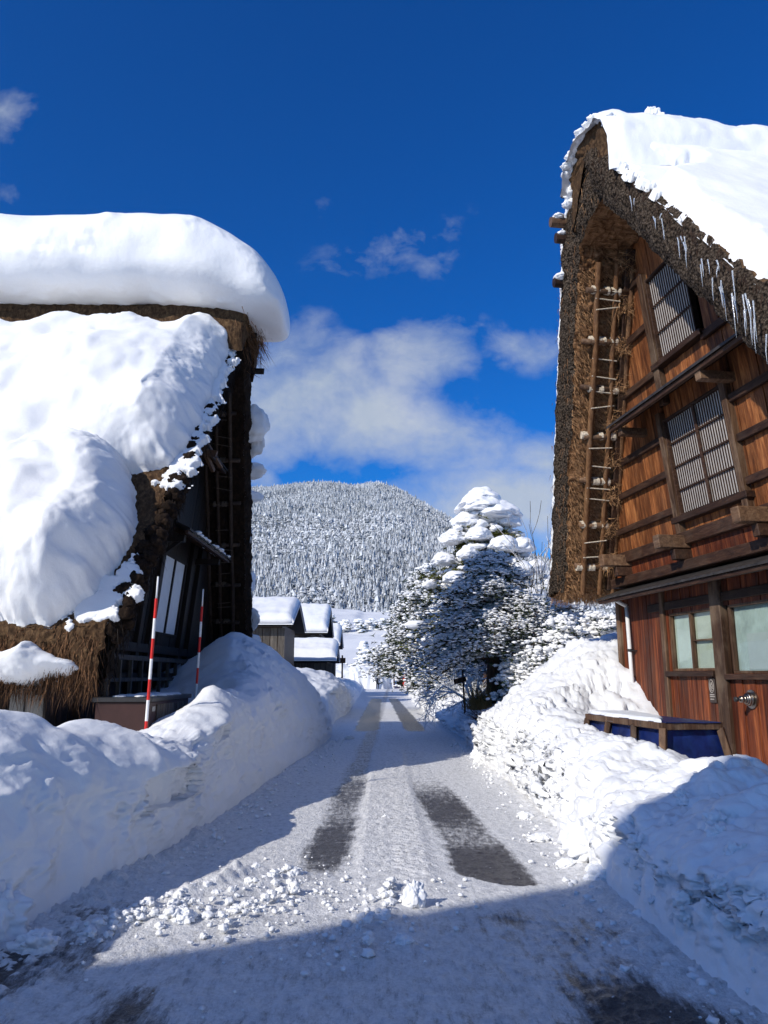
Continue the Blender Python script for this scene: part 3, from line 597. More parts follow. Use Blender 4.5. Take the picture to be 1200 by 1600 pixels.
m_, N, L, b = mat('frosted_hazed_conifers', (.4, .4, .4), .9, .1)
L.new(ramp(N, L, attr(N, 'tone'), [(.12, (.13, .145, .16)), (.36, (.3, .32, .345)), (.52, (.48, .5, .53)), (.85, (.72, .74, .77))]), b.inputs['Base Color'])  # ramp kept pale: frost, plus distance haze put into the colour
tag(mesh('snowy_forest', np.concatenate(Vs), np.concatenate(Fs), m_, attrs={'tone': ('FACE', np.concatenate(tone))}), 'frosted conifer forest, paled for haze, covering the whole mountain slope', 'forest', kind='stuff')

# ------------------------------------------------------------------ thatched houses
class House:
    def __init__(s, O, th, We, ze, zr, k, wing, t):
        s.O = np.array(O, float); s.a = np.array([math.sin(th), -math.cos(th), 0]); s.n = np.array([math.cos(th), math.sin(th), 0])

        s.We, s.ze, s.zr, s.k, s.wing, s.t = We, ze, zr, k, wing, t     # We = (near, far) half widths
    def P(s, Q, lean=True):
        Q = np.asarray(Q, float); b = Q[..., 1]+(s.k*np.maximum(Q[..., 2]-s.ze, 0) if lean else 0)
        return s.O+Q[..., 0:1]*s.a+b[..., None]*s.n+Q[..., 2:3]*np.array([0, 0, 1.])
    def w(s, sg, z):      # overhang of the verge before the lean of the gable is added
        if sg > 0 and hasattr(s, 'wn'): return s.wn[0]+(s.wn[1]-s.k)*(np.asarray(z)-s.ze)
        return s.wing+0*np.asarray(z)
    def outer(s, sg, v, q=0.0, cut=None):
        """point (a,z) on the slope sg (+1 near, -1 far); v 0 eave .. 1 ridge; q 0 outer .. 1 inner face"""
        W = s.We[0] if sg > 0 else s.We[1]; slope = math.atan2(s.zr-s.ze, W); tv = s.t/math.cos(slope); thz = s.t/math.sin(slope)
        cut = cut if cut is not None else s.cut[0 if sg > 0 else 1]
        ai, zi = (W-thz, s.ze) if cut == 'h' else (W, s.ze-tv)
        a = W*(1-v); z = s.ze+(s.zr-s.ze)*v
        if sg > 0 and hasattr(s, 'zn'): z = s.zn+(s.zr-s.zn)*v; zi = s.zn-tv
        a2 = ai*(1-v)
        if sg < 0 and hasattr(s, 'ft'): a = np.interp(v, [0, s.ft[1], 1], [W, s.ft[0], 0]); a2 = np.interp(v, [0, s.ft[1], 1], [ai, .95, 0]); z2 = np.interp(v, [0, s.ft[1], 1], [zi, 8.05, s.zr-tv])
        else: z2 = zi+(s.zr-tv-zi)*v
        return sg*(a*(1-q)+a2*q), z*(1-q)+z2*q
def slab_part(h, name, kind, sg, L0, mt, parent, amp=.05, nb=150, nv=150):
    if kind in ('top', 'under'):
        fb = 1-(1-np.linspace(0, 1, nb))**1.0 if kind == 'under' else 1-np.linspace(1, 0, nb)**2.2
        v = np.linspace(0, 1, nv); B, V_ = np.meshgrid(fb, v, indexing='ij'); q = np.full_like(B, 0. if kind == 'top' else 1.)
    elif kind == 'verge':
        v = np.linspace(0, 1, 260); qq = np.linspace(0, 1, 26); V_, q = np.meshgrid(v, qq, indexing='ij'); B = np.ones_like(V_)
    else:
        fb = 1-np.linspace(1, 0, nb)**2.2; qq = np.linspace(0, 1, 30); B, q = np.meshgrid(fb, qq, indexing='ij'); V_ = np.zeros_like(B)
    a, z = h.outer(sg, V_, q)
    bb = L0+(h.w(sg, z)-L0)*B
    P = h.P(np.stack([a, bb, z], -1))
    # rounded, shaggy edges: pull the corner towards the middle of the thickness where two faces meet
    D = np.stack([fbm(P*3.1+11, 4, .6), fbm(P*3.1+31, 4, .6), fbm(P*3.1+51, 4, .6)], -1)*amp*1.6
    D += np.stack([fbm(P*14+11, 2), fbm(P*14+31, 2), fbm(P*14+51, 2)], -1)*amp*.55
    P = P+D
    if kind == 'verge': P = P+h.n*(.10*np.sin(np.pi*q)[..., None])
    if kind == 'eave': P = P+h.a*sg*(.10*np.sin(np.pi*q)[..., None]) if h.cut[0 if sg > 0 else 1] == 'v' else P
    return mesh(name, P, gridfaces(*B.shape), mt, parent, smooth=True)
def ridge_roll(h, L0, mt, parent, hw=.8, up=.3, dn=.75):
    fb = np.linspace(0, 1, 130); ta = np.linspace(0, np.pi, 50); B, T_ = np.meshgrid(fb, ta, indexing='ij')
    z = h.zr-dn+(dn+up)*np.sin(T_)**.55; a = hw*np.sign(np.cos(T_))*np.abs(np.cos(T_))**.75
    P = h.P(np.stack([a, L0+(h.wing+.12-L0)*B, z], -1))
    P = P+np.stack([fbm(P*3.1+s_, 4, .6) for s_ in (1, 2, 3)], -1)*.1+np.stack([fbm(P*13+s_, 2) for s_ in (1, 2, 3)], -1)*.03
    # close the end
    end = P[-1]; c = end.mean(0)+h.n*.02; ks = np.linspace(0, 1, 8)[1:, None, None]; cap = end[None]*(1-ks)+c*ks; cap = cap+np.stack([fbm(cap*7+s_, 3) for s_ in (1, 2, 3)], -1)*.06*(np.sin(np.pi*ks))
    return mesh('ridge_thatch', np.concatenate([P, cap]), gridfaces(P.shape[0]+7, 50), mt, parent, smooth=True)

def wing_frame(h, parent, lit, sg=-1):
    """purlins, bamboo poles and rope lashings under the overhanging far slope"""
    bm, rm = (BAMBOO, ROPE) if lit else (BAMBOOD, ROPED)  # the unlit wing takes copies with its shade already in the colour
    W = h.We[1]
    def inn(z, dz=0):
        slope = math.atan2(h.zr-h.ze, W); thz = h.t/math.sin(slope); o_ = W*(h.zr-z)/(h.zr-h.ze) if not hasattr(h, 'ft') else np.interp(z, [h.ze, h.ze+(h.zr-h.ze)*h.ft[1]], [W, h.ft[0]]); return -(o_-thz)+.05
    zs = np.linspace(h.ze+.42, h.zr-1.75, 7)
    for z in zs:
        a = inn(z); q = MB(h.P); q.tube((a, -.05, z), (a+.02, h.wing*.86+random.uniform(-.05, .08), z+random.uniform(-.04, .04)), .055, .045, 8)
        pu = q.build('purlin', WD_WORN if lit else BAMBOOD, parent, smooth=True)
        q = MB(h.P)
        for k in range(3 if lit else 2):
            b0 = .2+.2*k+random.uniform(-.03, .03)
            for w_ in range(random.randint(2, 4)):
                q.tube((a, b0+.036*w_, z), (a, b0+.036*w_+.037, z), .068-.006*(w_%2), .068-.006*(w_%2), 10, rnd=.4)
        q.each('lashing', rm, parent)
    for b0, r_ in ((.30, .042), (.60, .05), (.06, .045)):
        q = MB(h.P); zz = np.linspace(h.ze-.02, h.zr-1.4, 9); pts = [(inn(z)+.035+random.uniform(-.012, .012), b0+random.uniform(-.012, .012), z) for z in zz]
        for p_, q_ in zip(pts, pts[1:]): q.tube(p_, q_, r_, r_, 8, cap=False, rnd=.5)
        q.build('bamboo_pole', bm, parent, smooth=True)
    q = MB(h.P)
    for z0, z1 in zip(zs, zs[1:]):
        for f in (.3, .55, .82):
            z = z0+(z1-z0)*(f+random.uniform(-.1, .1)); a = inn(z)+.075
            if random.random() < .25: continue
            q.tube((a, .24, z+random.uniform(-.03, .03)), (a, .64, z+random.uniform(-.08, .05)), .010, .010, 5, rnd=.4)
    q.each('rope_rung', rm, parent)

def plank_wall(h, name, mt, parent, a0, a1, z0, z1, w, b0=0, gap=.008, clip=True, inset=.55, holes=(), lean=True, jit=.012, bev=.004, over=0):
    q = MB((lambda P: h.P(P, lean))); a = a0
    def lim(a_):
        W = h.We[0] if a_ > 0 else h.We[1]
        if a_ <= 0 and hasattr(h, 'ft'): return float(np.interp(abs(a_)+inset, [h.ft[0], W], [h.ze+(h.zr-h.ze)*h.ft[1], h.ze]))
        return h.ze+(h.zr-h.ze)*(1-(abs(a_)+inset)/W)
    while a < a1-1e-3:
        ww = min(w*random.uniform(.85, 1.15), a1-a); segs = [(z0, z1)]
        for (h0, h1, y0, y1) in holes:
            if a+ww > h0 and a < h1:
                ns = []
                for s0, s1 in segs:
                    if y0 > s0: ns.append((s0, min(s1, y0)))
                    if y1 < s1: ns.append((max(s0, y1), s1))
                    if y1 <= s0 or y0 >= s1: ns.append((s0, s1))
                segs = [x_ for i_, x_ in enumerate(ns) if x_[1]-x_[0] > .02 and x_ not in ns[:i_]]
        r_ = random.random()
        for s0, s1 in segs:
            l0, l1 = (min(s1, lim(a)), min(s1, lim(a+ww))) if clip else (s1, s1)
            if max(l0, l1) <= s0+.02: continue
            l0 = max(l0, s0+.01); l1 = max(l1, s0+.01); j = random.uniform(0, jit); A0, A1 = a+gap/2, a+ww-gap/2; B0, B1 = b0, b0+.022+j
            q.hexa([(A0, B0, s0), (A1, B0, s0), (A1, B1, s0), (A0, B1, s0), (A0, B0, l0), (A1, B0, l1), (A1, B1, l1), (A0, B1, l0)], r_)
        a += ww
    return q.build(name, mt, parent)

def gable_back(h, parent, zb, mt, inset=.5, lean=True, L0=-13):
    """the solid body of the house behind the boards: a prism under the thatch"""
    Wn, Wf = h.We; top = h.ze+(h.zr-h.ze)*(1-inset/max(Wn, Wf))-.15
    prof = [(-Wf+1.0, zb), (Wn-1.0, zb), (Wn-1.0, h.ze+.35), (0, top), (-Wf+1.0, h.ze+.35)]
    F5 = [h.P(np.array([(a, -.14, z) for a, z in prof])), h.P(np.array([(a, L0, z) for a, z in prof]))]
    V = np.concatenate(F5); side = [[i, (i+1) % 5, (i+1) % 5+5, i+5] for i in range(5)]
    F = [np.array(side), np.array([[4, 3, 2], [4, 2, 1], [4, 1, 0], [7, 8, 9], [6, 7, 9], [5, 6, 9]])]
    return mesh('wall', V, F, mt, parent, attrs={'rnd': ('FACE', np.full(11, .3))})

def poly_sdf(U, V, poly):
    p = np.array(poly, float); q = np.roll(p, -1, 0); d = np.full(U.shape, 1e9); ins = np.zeros(U.shape, bool)
    for (x0, y0), (x1, y1) in zip(p, q):
        dx, dy = x1-x0, y1-y0; t = np.clip(((U-x0)*dx+(V-y0)*dy)/(dx*dx+dy*dy+1e-12), 0, 1)
        d = np.minimum(d, np.hypot(U-x0-t*dx, V-y0-t*dy))
        c = ((y0 > V) != (y1 > V)) & (U < (x1-x0)*(V-y0)/(y1-y0+1e-12)+x0); ins ^= c
    return np.where(ins, d, -d)
def snow_patch(name, poly, fmap, T, R, res, parent=None, ragged=.12, lump=.3, fine=.03, seed=0, mt=None, bumps=(), base=None, rf=2.2, power=2.0, tf=None):
    p = np.array(poly, float); u = np.arange(p[:, 0].min()-.3, p[:, 0].max()+.3, res); v = np.arange(p[:, 1].min()-.3, p[:, 1].max()+.3, res)
    U, V_ = np.meshgrid(u, v, indexing='ij'); d = poly_sdf(U, V_, poly)
    P3 = np.stack([U, V_, U*0+seed], -1); d = d+ragged*fbm(P3*rf, 4, .6)
    c = np.clip(d/R, 0, 1); hh = T*(1-(1-c)**power)**(1/power)*(1+lump*fbm(P3*.9+5, 3))
    if tf is not None: hh = hh*tf(U, V_)
    for bu, bv, br, bh in bumps: hh = hh+bh*np.exp(-((U-bu)**2+(V_-bv)**2)/br**2)*c
    hh = np.where(d <= 0, -.06, hh)
    P = fmap(U, V_, hh)
    k = ss(hh, 0, .2)[..., None]; g0, g1 = np.gradient(hh, res); steep = ss(np.hypot(g0, g1)+.35*fbm(P3*1.4+9, 3), .12, .8)[..., None]
    cr = ss(fbm(P3*.7+3, 2), -.15, .35)[..., None]; P = P+k*(.15+.7*steep)*np.stack([fbm(P*1.3+seed+s_, 2, .5) for s_ in (0, 7, 13)], -1)*fine*2.0+k*steep*cr*(np.stack([fbm(P*5+seed+s_, 4, .55, True) for s_ in (0, 7, 13)], -1)*fine*.8+np.stack([fbm(P*12+seed+s_, 3, .6) for s_ in (0, 7, 13)], -1)*fine*.35)
    mask = (d > -res*1.2); fm = mask[:-1, :-1] | mask[1:, :-1] | mask[1:, 1:] | mask[:-1, 1:]
    F = gridfaces(*U.shape, mask=fm); V, F = compact(P.reshape(-1, 3), F)
    return mesh(name, V, F, mt or SNOW, parent, smooth=True, base=base)
def slope_map(h, sg, Wn=None):
    W = Wn or (h.We[0] if sg > 0 else h.We[1]); ln = math.hypot(W, h.zr-h.ze); da, dz = -sg*W/ln, (h.zr-h.ze)/ln; na, nz_ = sg*(h.zr-h.ze)/ln, W/ln
    def f(U, V_, H):   # U = b (along the ridge), V_ = metres up the slope, H = height off the thatch
        a = sg*W+da*V_+na*H; z = h.ze+dz*V_+nz_*H
        return h.O+a[..., None]*h.a+U[..., None]*h.n+z[..., None]*np.array([0, 0, 1.])
    return f

# ---- left house: gable in shade, thick snow on its sunlit slope
HL = House((-4.5, 15.05, 0), 0.0, (4.82, 5.95), 1.65, 8.9, .1, .9, .45); HL.zn = 2.25; HL.wn = (.78, .1); HL.cut = ('v', 'h')
hl = empty('thatched_house', (-4.5, 15.05, 0), 'steep thatched farmhouse on the left with its gable end in deep shade', 'house')
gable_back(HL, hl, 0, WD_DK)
slab_part(HL, 'thatch_slope', 'top', 1, -12, TH_TOP, hl, .06); slab_part(HL, 'thatch_slope', 'top', -1, -12, TH_TOP, hl, .05, 90, 90)
slab_part(HL, 'thatch_underside', 'under', -1, -.6, TH_SHADE, hl, .05, 60, 160); slab_part(HL, 'thatch_underside', 'under', 1, -.6, TH_SHADE, hl, .05, 60, 160)
slab_part(HL, 'thatch_verge', 'verge', 1, -12, TH_SHADE, hl, .09); slab_part(HL, 'thatch_verge', 'verge', -1, -12, TH_SHADE, hl, .05)
slab_part(HL, 'thatch_eave', 'eave', 1, -12, TH_TOP, hl, .08, 220); slab_part(HL, 'thatch_eave', 'eave', -1, -12, TH_SHADE, hl, .06, 90)
ridge_roll(HL, -12, TH_TOP, hl, .85, .35, 1.0)
def hang(h, sg, n, ln, parent, mt, edge='verge', q0=.3, q1=1.1, vr=(0, 1), out=.1, L0=-8, wd=.006):
    if edge == 'verge':
        v = RNG.uniform(*vr, n); q = RNG.uniform(q0, q1, n); bb = RNG.uniform(-.1, out, n)
    else:
        v = RNG.uniform(-.01, .01, n); q = RNG.uniform(q0, q1, n); bb = (L0-h.wing)*RNG.uniform(0, 1, n)
    a, z = h.outer(sg, v, q); bb = bb+h.w(sg, z); P = h.P(np.stack([a, bb, z], -1))
    if edge != 'verge': P = P+h.a*sg*(.1*np.sin(np.pi*np.clip(q, 0, 1)))[:, None]
    D = np.stack([RNG.normal(0, .22, n), RNG.normal(0, .22, n), -1+RNG.normal(0, .12, n)], 1)*(RNG.uniform(.3, 1, n)*ln)[:, None]
    if edge != 'verge': D = D+h.a*sg*.12*ln
    V, F = strands(P, D, RNG.uniform(.5, 1.3, n)*wd); o = mesh('straw_fringe', V, F, mt, parent); o['kind'] = 'stuff'; return o
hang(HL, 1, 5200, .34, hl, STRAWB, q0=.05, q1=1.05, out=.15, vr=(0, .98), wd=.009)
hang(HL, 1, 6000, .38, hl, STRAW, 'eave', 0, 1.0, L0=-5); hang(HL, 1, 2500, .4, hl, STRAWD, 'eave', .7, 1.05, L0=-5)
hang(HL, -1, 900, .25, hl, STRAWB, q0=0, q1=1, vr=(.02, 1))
# dark tufts that stick out of the ragged verge
n = 260; v = RNG.uniform(.03, .62, n); a, z = HL.outer(1, v, RNG.uniform(0, .5, n)); V, F = blobs(HL.P(np.stack([a, HL.wing+RNG.uniform(-.12, .06, n), z], -1)), RNG.uniform(.04, .12, n), 2, .9, .6, 2.5)
mesh('thatch_tufts', V, F, TH_SHADE, hl, smooth=True)['kind'] = 'stuff'
P0 = HL.P(np.array([[.0, HL.wing+.1, 8.75]])); n = 700
V, F = strands(P0+RNG.normal(0, 1, (n, 3))*np.array([.12, .38, .28]), np.stack([RNG.uniform(.0, .25, n), RNG.normal(0, .12, n), RNG.uniform(-.5, -.1, n)], 1), RNG.uniform(.004, .009, n)); mesh('ridge_straw', V, F, STRAW, hl)['kind'] = 'stuff'
q = MB(HL.P); q.tube((-.45, .5, 8.0), (-.5, 1.28, 8.0), .07, .07, 8); q.build('ridge_pole', WD_DK, hl); q = MB(HL.P); q.tube((.1, .4, 8.55), (.1, 1.15, 8.55), .06, .06, 8); q.build('ridge_pole', WD_DK, hl)
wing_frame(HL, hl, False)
# gable boards, posts, paper windows, small roof
YL = lambda y: 15.05-y
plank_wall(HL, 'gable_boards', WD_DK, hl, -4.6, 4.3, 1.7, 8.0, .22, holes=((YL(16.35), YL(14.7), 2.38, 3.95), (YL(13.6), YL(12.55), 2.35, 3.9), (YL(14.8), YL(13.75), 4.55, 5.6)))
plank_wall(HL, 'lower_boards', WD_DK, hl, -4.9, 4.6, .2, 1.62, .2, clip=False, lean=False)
def paper_window(h, parent, a0, a1, z0, z1, nm=1, b=0.0, paper=PAPER, fr=WD_DK):
    q = MB(h.P); q.box(a0, a1, b+.0, b+.015, z0, z1); w_ = q.build('window', paper, parent)
    q = MB(h.P); t = .045
    q.box(a0-t, a0, b-.02, b+.06, z0-t, z1+t); q.box(a1, a1+t, b-.02, b+.06, z0-t, z1+t); q.box(a0, a1, b-.02, b+.058, z0-t, z0); q.box(a0, a1, b-.02, b+.058, z1, z1+t)
    for k in range(1, nm+1):
        c_ = a0+(a1-a0)*k/(nm+1); q.box(c_-.035, c_+.035, b+.016, b+.045, z0, z1)
    q.build('window_frame', fr, w_); return w_
paper_window(HL, hl, YL(16.3), YL(14.75), 2.42, 3.9, 1); paper_window(HL, hl, YL(13.55), YL(12.6), 2.4, 3.9, 0); paper_window(HL, hl, YL(14.75), YL(13.8), 4.6, 5.55, 0)
q = MB(HL.P)
for y0, w_ in ((14.45, .2), (16.6, .22), (13.75, .16), (17.3, .16)): q.box(YL(y0)-w_/2, YL(y0)+w_/2, -.02, .12, 1.7, 4.5 if y0 != 14.45 else 5.8)
q.each('gable_post', WD_DK, hl, .006)
def pent(h, parent, a0, a1, zi, zo, b1, th=.035, mt=ROOFTIN, snow=None, lean=True, b0=0.0, name='pent_roof'):
    q = MB((lambda P: h.P(P, lean))); q.hexa([(a0, b0, zi-th), (a1, b0, zi-th), (a1, b1, zo-th), (a0, b1, zo-th), (a0, b0, zi), (a1, b0, zi), (a1, b1, zo), (a0, b1, zo)])
    r_ = q.build(name, mt, parent)
    q = MB((lambda P: h.P(P, lean))); a = a0+.1
    q.box(a0+.03, a1-.03, b1-.09, b1-.03, zo-th-.055, zo-th-.003)
    while a < a1-.1: q.hexa([(a, b0, zi-th-.075), (a+.05, b0, zi-th-.075), (a+.05, b1-.1, zo-th-.06), (a, b1-.1, zo-th-.06), (a, b0, zi-th-.004), (a+.05, b0, zi-th-.004), (a+.05, b1-.1, zo-th-.004), (a, b1-.1, zo-th-.004)]); a += .45
    q.each('rafter', WD_BEAM if lean or mt is ROOFTIN else WD_DK, r_)
    return r_
pr = pent(HL, hl, YL(17.4), YL(13.6), 4.55, 4.2, .75, mt=WD_DK)
q = MB(HL.P); q.box(YL(14.0), YL(13.85), 0, .6, 4.0, 4.12); q.box(YL(17.0), YL(16.85), 0, .6, 4.0, 4.12); q.bar((YL(13.93), .55, 4.05), (YL(13.93), .0, 3.6), .07, .07); q.each('bracket', WD_DK, hl)
V, F = blobs(HL.P(np.stack([YL(RNG.uniform(14.2, 17.2, 60)), RNG.uniform(.5, .76, 60), np.full(60, 4.22)], -1)), RNG.uniform(.03, .08, 60), 2, .5, .3); 
tag(mesh('ledge_snow', V, F, SNOW, smooth=True, base=tuple(HL.P(np.array([YL(15.6), .6, 4.2])))), 'thin strip of snow on the little gable roof of the shaded house', 'snow')
pent(HL, hl, YL(16.5), YL(14.5), 6.3, 6.05, .6, mt=WD_DK, name='pent_roof')
q = MB(HL.P); q.bar((YL(14.7), .15, 6.0), (YL(14.7), .75, 5.9), .1, .12); q.bar((YL(14.6), .3, 6.3), (YL(15.6), .5, 5.8), .07, .09); q.bar((YL(14.3), .3, 6.45), (YL(15.7), .62, 5.9), .09, .05); q.each('gable_brace', WD_WORN, hl, .006)
# veranda rail, sill beam and ground floor trim
q = MB(lambda P: HL.P(P, False)); q.box(YL(18.4), YL(11.6), .3, .38, 1.84, 1.92); q.box(YL(18.4), YL(11.6), .3, .36, 1.5, 1.56)
for y0 in np.arange(11.8, 18.3, .55): q.box(YL(y0), YL(y0)+.06, .31, .37, .6, 1.84)
q.build('veranda_rail', WD_GREY, hl, .004)
q = MB(lambda P: HL.P(P, False)); q.box(YL(18.6), YL(11.4), 0, .3, 1.56, 1.64); q.box(YL(18.6), YL(11.4), .02, .16, 2.0, 2.16); q.build('sill_beam', WD_DK, hl, .008)
q = MB(lambda P: HL.P(P, False))
for y0 in (11.5, 12.55, 13.6, 14.65, 15.7, 16.8): q.box(YL(y0)-.07, YL(y0)+.07, -.01, .1, .2, 1.55)
q.each('ground_post', WD_DK, hl, .006)
# front wall under the near eave, seen at the left frame edge
q = MB(lambda P: HL.P(P, False)); a = -10.0
while a < -.1: q.box(3.98, 4.01+random.uniform(0, .01), a, a+.21, .3, 1.95); a += .22
q.build('front_boards', WD_DK, hl)
q = MB(lambda P: HL.P(P, False))
for b0 in (-.12, -1.5, -3.2): q.box(4.0, 4.12, b0, b0+.12, .3, 1.9)
q.each('front_post', WD_DK, hl, .006)

ac = empty('air_conditioner', (-4.62, 9.9, .75), 'grey air conditioner unit under the snowy eave behind the left snow bank', 'air conditioner')
q = MB(); q.box(-5.0, -4.5, 10.55, 10.9, .95, 1.6, .5); q.build('casing', ACM, ac, .015)
q = MB(); q.box(-4.68, -4.56, 10.535, 10.548, 1.34, 1.4, .5); q.build('grille', METALD, ac); q = MB(); q.box(-4.80, -4.78, 10.535, 10.548, 1.0, 1.56, .5); q.build('seam', METALD, ac)
bx = empty('storage_box', (-3.3, 10.2, 0), 'dark brown storage box with a lid standing before the shaded gable', 'storage box')
q = MB(); q.box(-3.72, -3.02, 10.2, 12.2, .1, 1.26, .5); q.build('body', BROWNM, bx, .01)
q = MB(); q.box(-3.76, -2.98, 10.16, 12.24, 1.26, 1.32, .5); q.build('lid', METALD, bx, .008)
q = MB(); q.box(-3.018, -3.008, 10.3, 10.42, 1.14, 1.2, .5); q.build('notice', ACM, bx)
q = MB()
for y0 in np.arange(10.5, 11.9, .14): q.box(-3.018, -3.005, y0, y0+.12, .1, 1.22)
q.build('side_slats', WD_GREY, bx)
V, F = blobs(np.stack([RNG.uniform(-3.6, -3.15, 40), RNG.uniform(10.4, 12, 40), np.full(40, 1.325)], 1), RNG.uniform(.05, .14, 40), 2, .22, .3)
tag(mesh('box_snow', V, F, SNOW, smooth=True, base=(-3.4, 11.2, 1.32)), 'patchy thin snow lying on the lid of the brown storage box', 'snow')

# poles that mark the snow-buried road edge
def snow_pole(x, y, z0, z1, lean, label):
    o = empty('snow_pole', (x, y, z0), label, 'snow pole', 'red and white snow poles beside the left house')
    n_ = 9; zz = np.linspace(z0, z1, n_+1); pt = lambda z: (x+lean*(z-z0), y, z)
    q = MB()
    for k in range(n_): q.tube(pt(zz[k]), pt(zz[k+1]), .019, .019, 12, cap=False, rnd=.5)
    sh_ = q.build('shaft', [REDP, WHITEP], o, smooth=True); sh_.data.polygons.foreach_set('material_index', np.repeat(np.arange(n_) % 2, 12).astype(np.int32))
    q = MB(); q.tube(pt(z1), pt(z1+.28), .012, .012, 8, rnd=.5); q.build('tip', WHITEP, o, smooth=True)
snow_pole(-2.93, 9.75, .3, 2.55, .02, 'nearer red and white striped snow pole in front of the brown storage box')
snow_pole(-2.97, 12.4, .5, 2.68, .02, 'farther red and white striped snow pole against the dark gable')

# ---- snow on the left roof
fl = slope_map(HL, 1, 5.25); vx = lambda X: X+4.5
A_poly = [(vx(-15), 8.55), (vx(-9), 8.35), (vx(-7.6), 8.1), (vx(-6.9), 8.15), (vx(-6.3), 8.45), (vx(-5.2), 8.3), (vx(-4.3), 8.25), (vx(-3.75), 8.7), (vx(-3.25), 8.5), (vx(-3.05), 8.0), (vx(-3.1), 7.2), (vx(-3.2), 6.2), (vx(-3.22), 5.2), (vx(-3.3), 4.6), (vx(-3.5), 4.1), (vx(-4.1), 3.9), (vx(-5), 3.0), (vx(-15), 3.0)]
o = snow_patch('roof_snow', A_poly, fl, .62, .7, .03, ragged=.14, lump=.35, fine=.045, seed=3, bumps=((vx(-5.0), 6.2, 1.5, .45), (vx(-3.7), 5.0, .6, .25), (vx(-7.5), 6.6, 1.6, .3), (vx(-3.7), 7.6, .4, .15), (vx(-5.6), 7.7, 1.0, .1)), base=(-5, 12.4, 6.2), rf=1.6)
tag(o, 'upper slab of slid snow on the sunlit slope just below the bare ridge thatch', 'snow slab', 'snow slabs on the left roof')
B_poly = [(vx(-15), 6.6), (vx(-9), 6.7), (vx(-7.0), 6.4), (vx(-6.2), 5.7), (vx(-5.1), 5.0), (vx(-4.35), 4.1), (vx(-3.85), 3.3), (vx(-3.72), 2.5), (vx(-3.8), 1.8), (vx(-3.95), 1.25), (vx(-4.15), .95), (vx(-4.5), .72), (vx(-5), .8), (vx(-6), .7), (vx(-15), .7)]
o = snow_patch('roof_snow', B_poly, fl, .9, .62, .028, ragged=.16, lump=.3, fine=.05, seed=21, bumps=((vx(-5.2), 2.4, 1.2, .18), (vx(-4.3), 1.4, .5, .1), (vx(-4.3), 3.6, .6, .12)), base=(-5.5, 10.6, 4), rf=1.3, tf=lambda U, V_: .5+.55*ss(-V_+.35*(U-vx(-5.5)), -5.3, -2.2))
tag(o, 'lower and thicker slab of slid snow bulging over the eave of the left house', 'snow slab', 'snow slabs on the left roof')
C_poly = [(vx(-15), .12), (vx(-5.3), .08), (vx(-4.95), .25), (vx(-4.6), .36), (vx(-4.35), .2), (vx(-4.0), .1), (vx(-3.9), -.02), (vx(-4.15), -.12), (vx(-4.6), -.24), (vx(-5.1), -.18), (vx(-15), -.2)]
def eave_map(U, V_, H):     # lump lodged on the cut face of the eave
    P = HL.O+np.stack([U, -(4.82+.04+H*1.0+0*V_), 1.68+V_*.85+H*.25], -1); return P
o = snow_patch('roof_snow', C_poly, eave_map, .3, .25, .025, ragged=.12, lump=.4, fine=.04, seed=9, bumps=((vx(-4.62), .2, .28, .16),), base=(-4.6, 9.7, 1.4))
tag(o, 'small rounded lump of snow lodged on the thatch fringe at the eave', 'snow lump')
o = snow_patch('snow_crumbs', [(vx(-4.2), 1.1), (vx(-3.65), 1.9), (vx(-3.45), 1.6), (vx(-3.6), .9), (vx(-3.8), .7), (vx(-4.1), .75)], fl, .06, .1, .012, ragged=.5, lump=.9, fine=.02, seed=51, rf=3.6, base=(-4.2, 10.4, 2.4)); tag(o, 'torn scraps of snow caught in the ragged thatch corner of the left house', 'snow crumbs', kind='stuff')
o = snow_patch('snow_crumbs', [(vx(-3.55), 3.6), (vx(-3.5), 5.2), (vx(-3.3), 7.6), (vx(-3.0), 7.9), (vx(-3.1), 4.2), (vx(-3.3), 3.5)], fl, .05, .08, .015, ragged=.38, lump=.9, fine=.02, seed=52, rf=4, base=(-3.3, 12, 6)); tag(o, 'torn scraps of snow along the dark thatch edge of the left house', 'snow crumbs', kind='stuff')
# far slope snow of the left house: the lumps that peep past the gable edge
bz_ = [(7.15, .22, .42, .10), (6.75, .16, .30, .06), (6.25, .14, .2, .06), (5.75, .08, .14, .02), (4.9, .07, .25, .0), (3.9, .07, .3, .0), (3.0, .08, .3, .0), (2.4, .07, .3, 0)]
V, F = blobs(HL.P(np.array([(-5.95*(8.9-z_)/7.25-.05, .9+d_, z_) for z_, r1_, r2_, d_ in bz_])), np.array([(r1_, .35, r2_) for z_, r1_, r2_, d_ in bz_]), 3, 1, .3, 1.6)
tag(mesh('rim_snow', V, F, SNOW, smooth=True, base=(-3.1, 17.5, 5)), 'clumps of snow stuck along the outer far edge of the left house', 'snow')
ff = slope_map(HL, -1); lnF = math.hypot(5.95, 7.25)
o = snow_patch('roof_snow', [(-8, .2), (.95, .2), (1.0, 2.2), (1.12, 3.4), (1.0, 3.55), (1.15, 4.6), (1.2, 5.0), (1.3, 6.6), (1.2, 6.9), (1.0, 7.6), (-8, 8)], ff, .34, .28, .05, ragged=.16, lump=.5, fine=.04, seed=15, bumps=((1.05, 6.0, .5, .38), (1.0, 4.8, .3, .22), (.9, 2.6, .7, .1)), base=(-4, 18.5, 5))
tag(o, 'snow hanging on the hidden far slope of the left house, peeping past its edge', 'snow slab', 'snow slabs on the left roof')
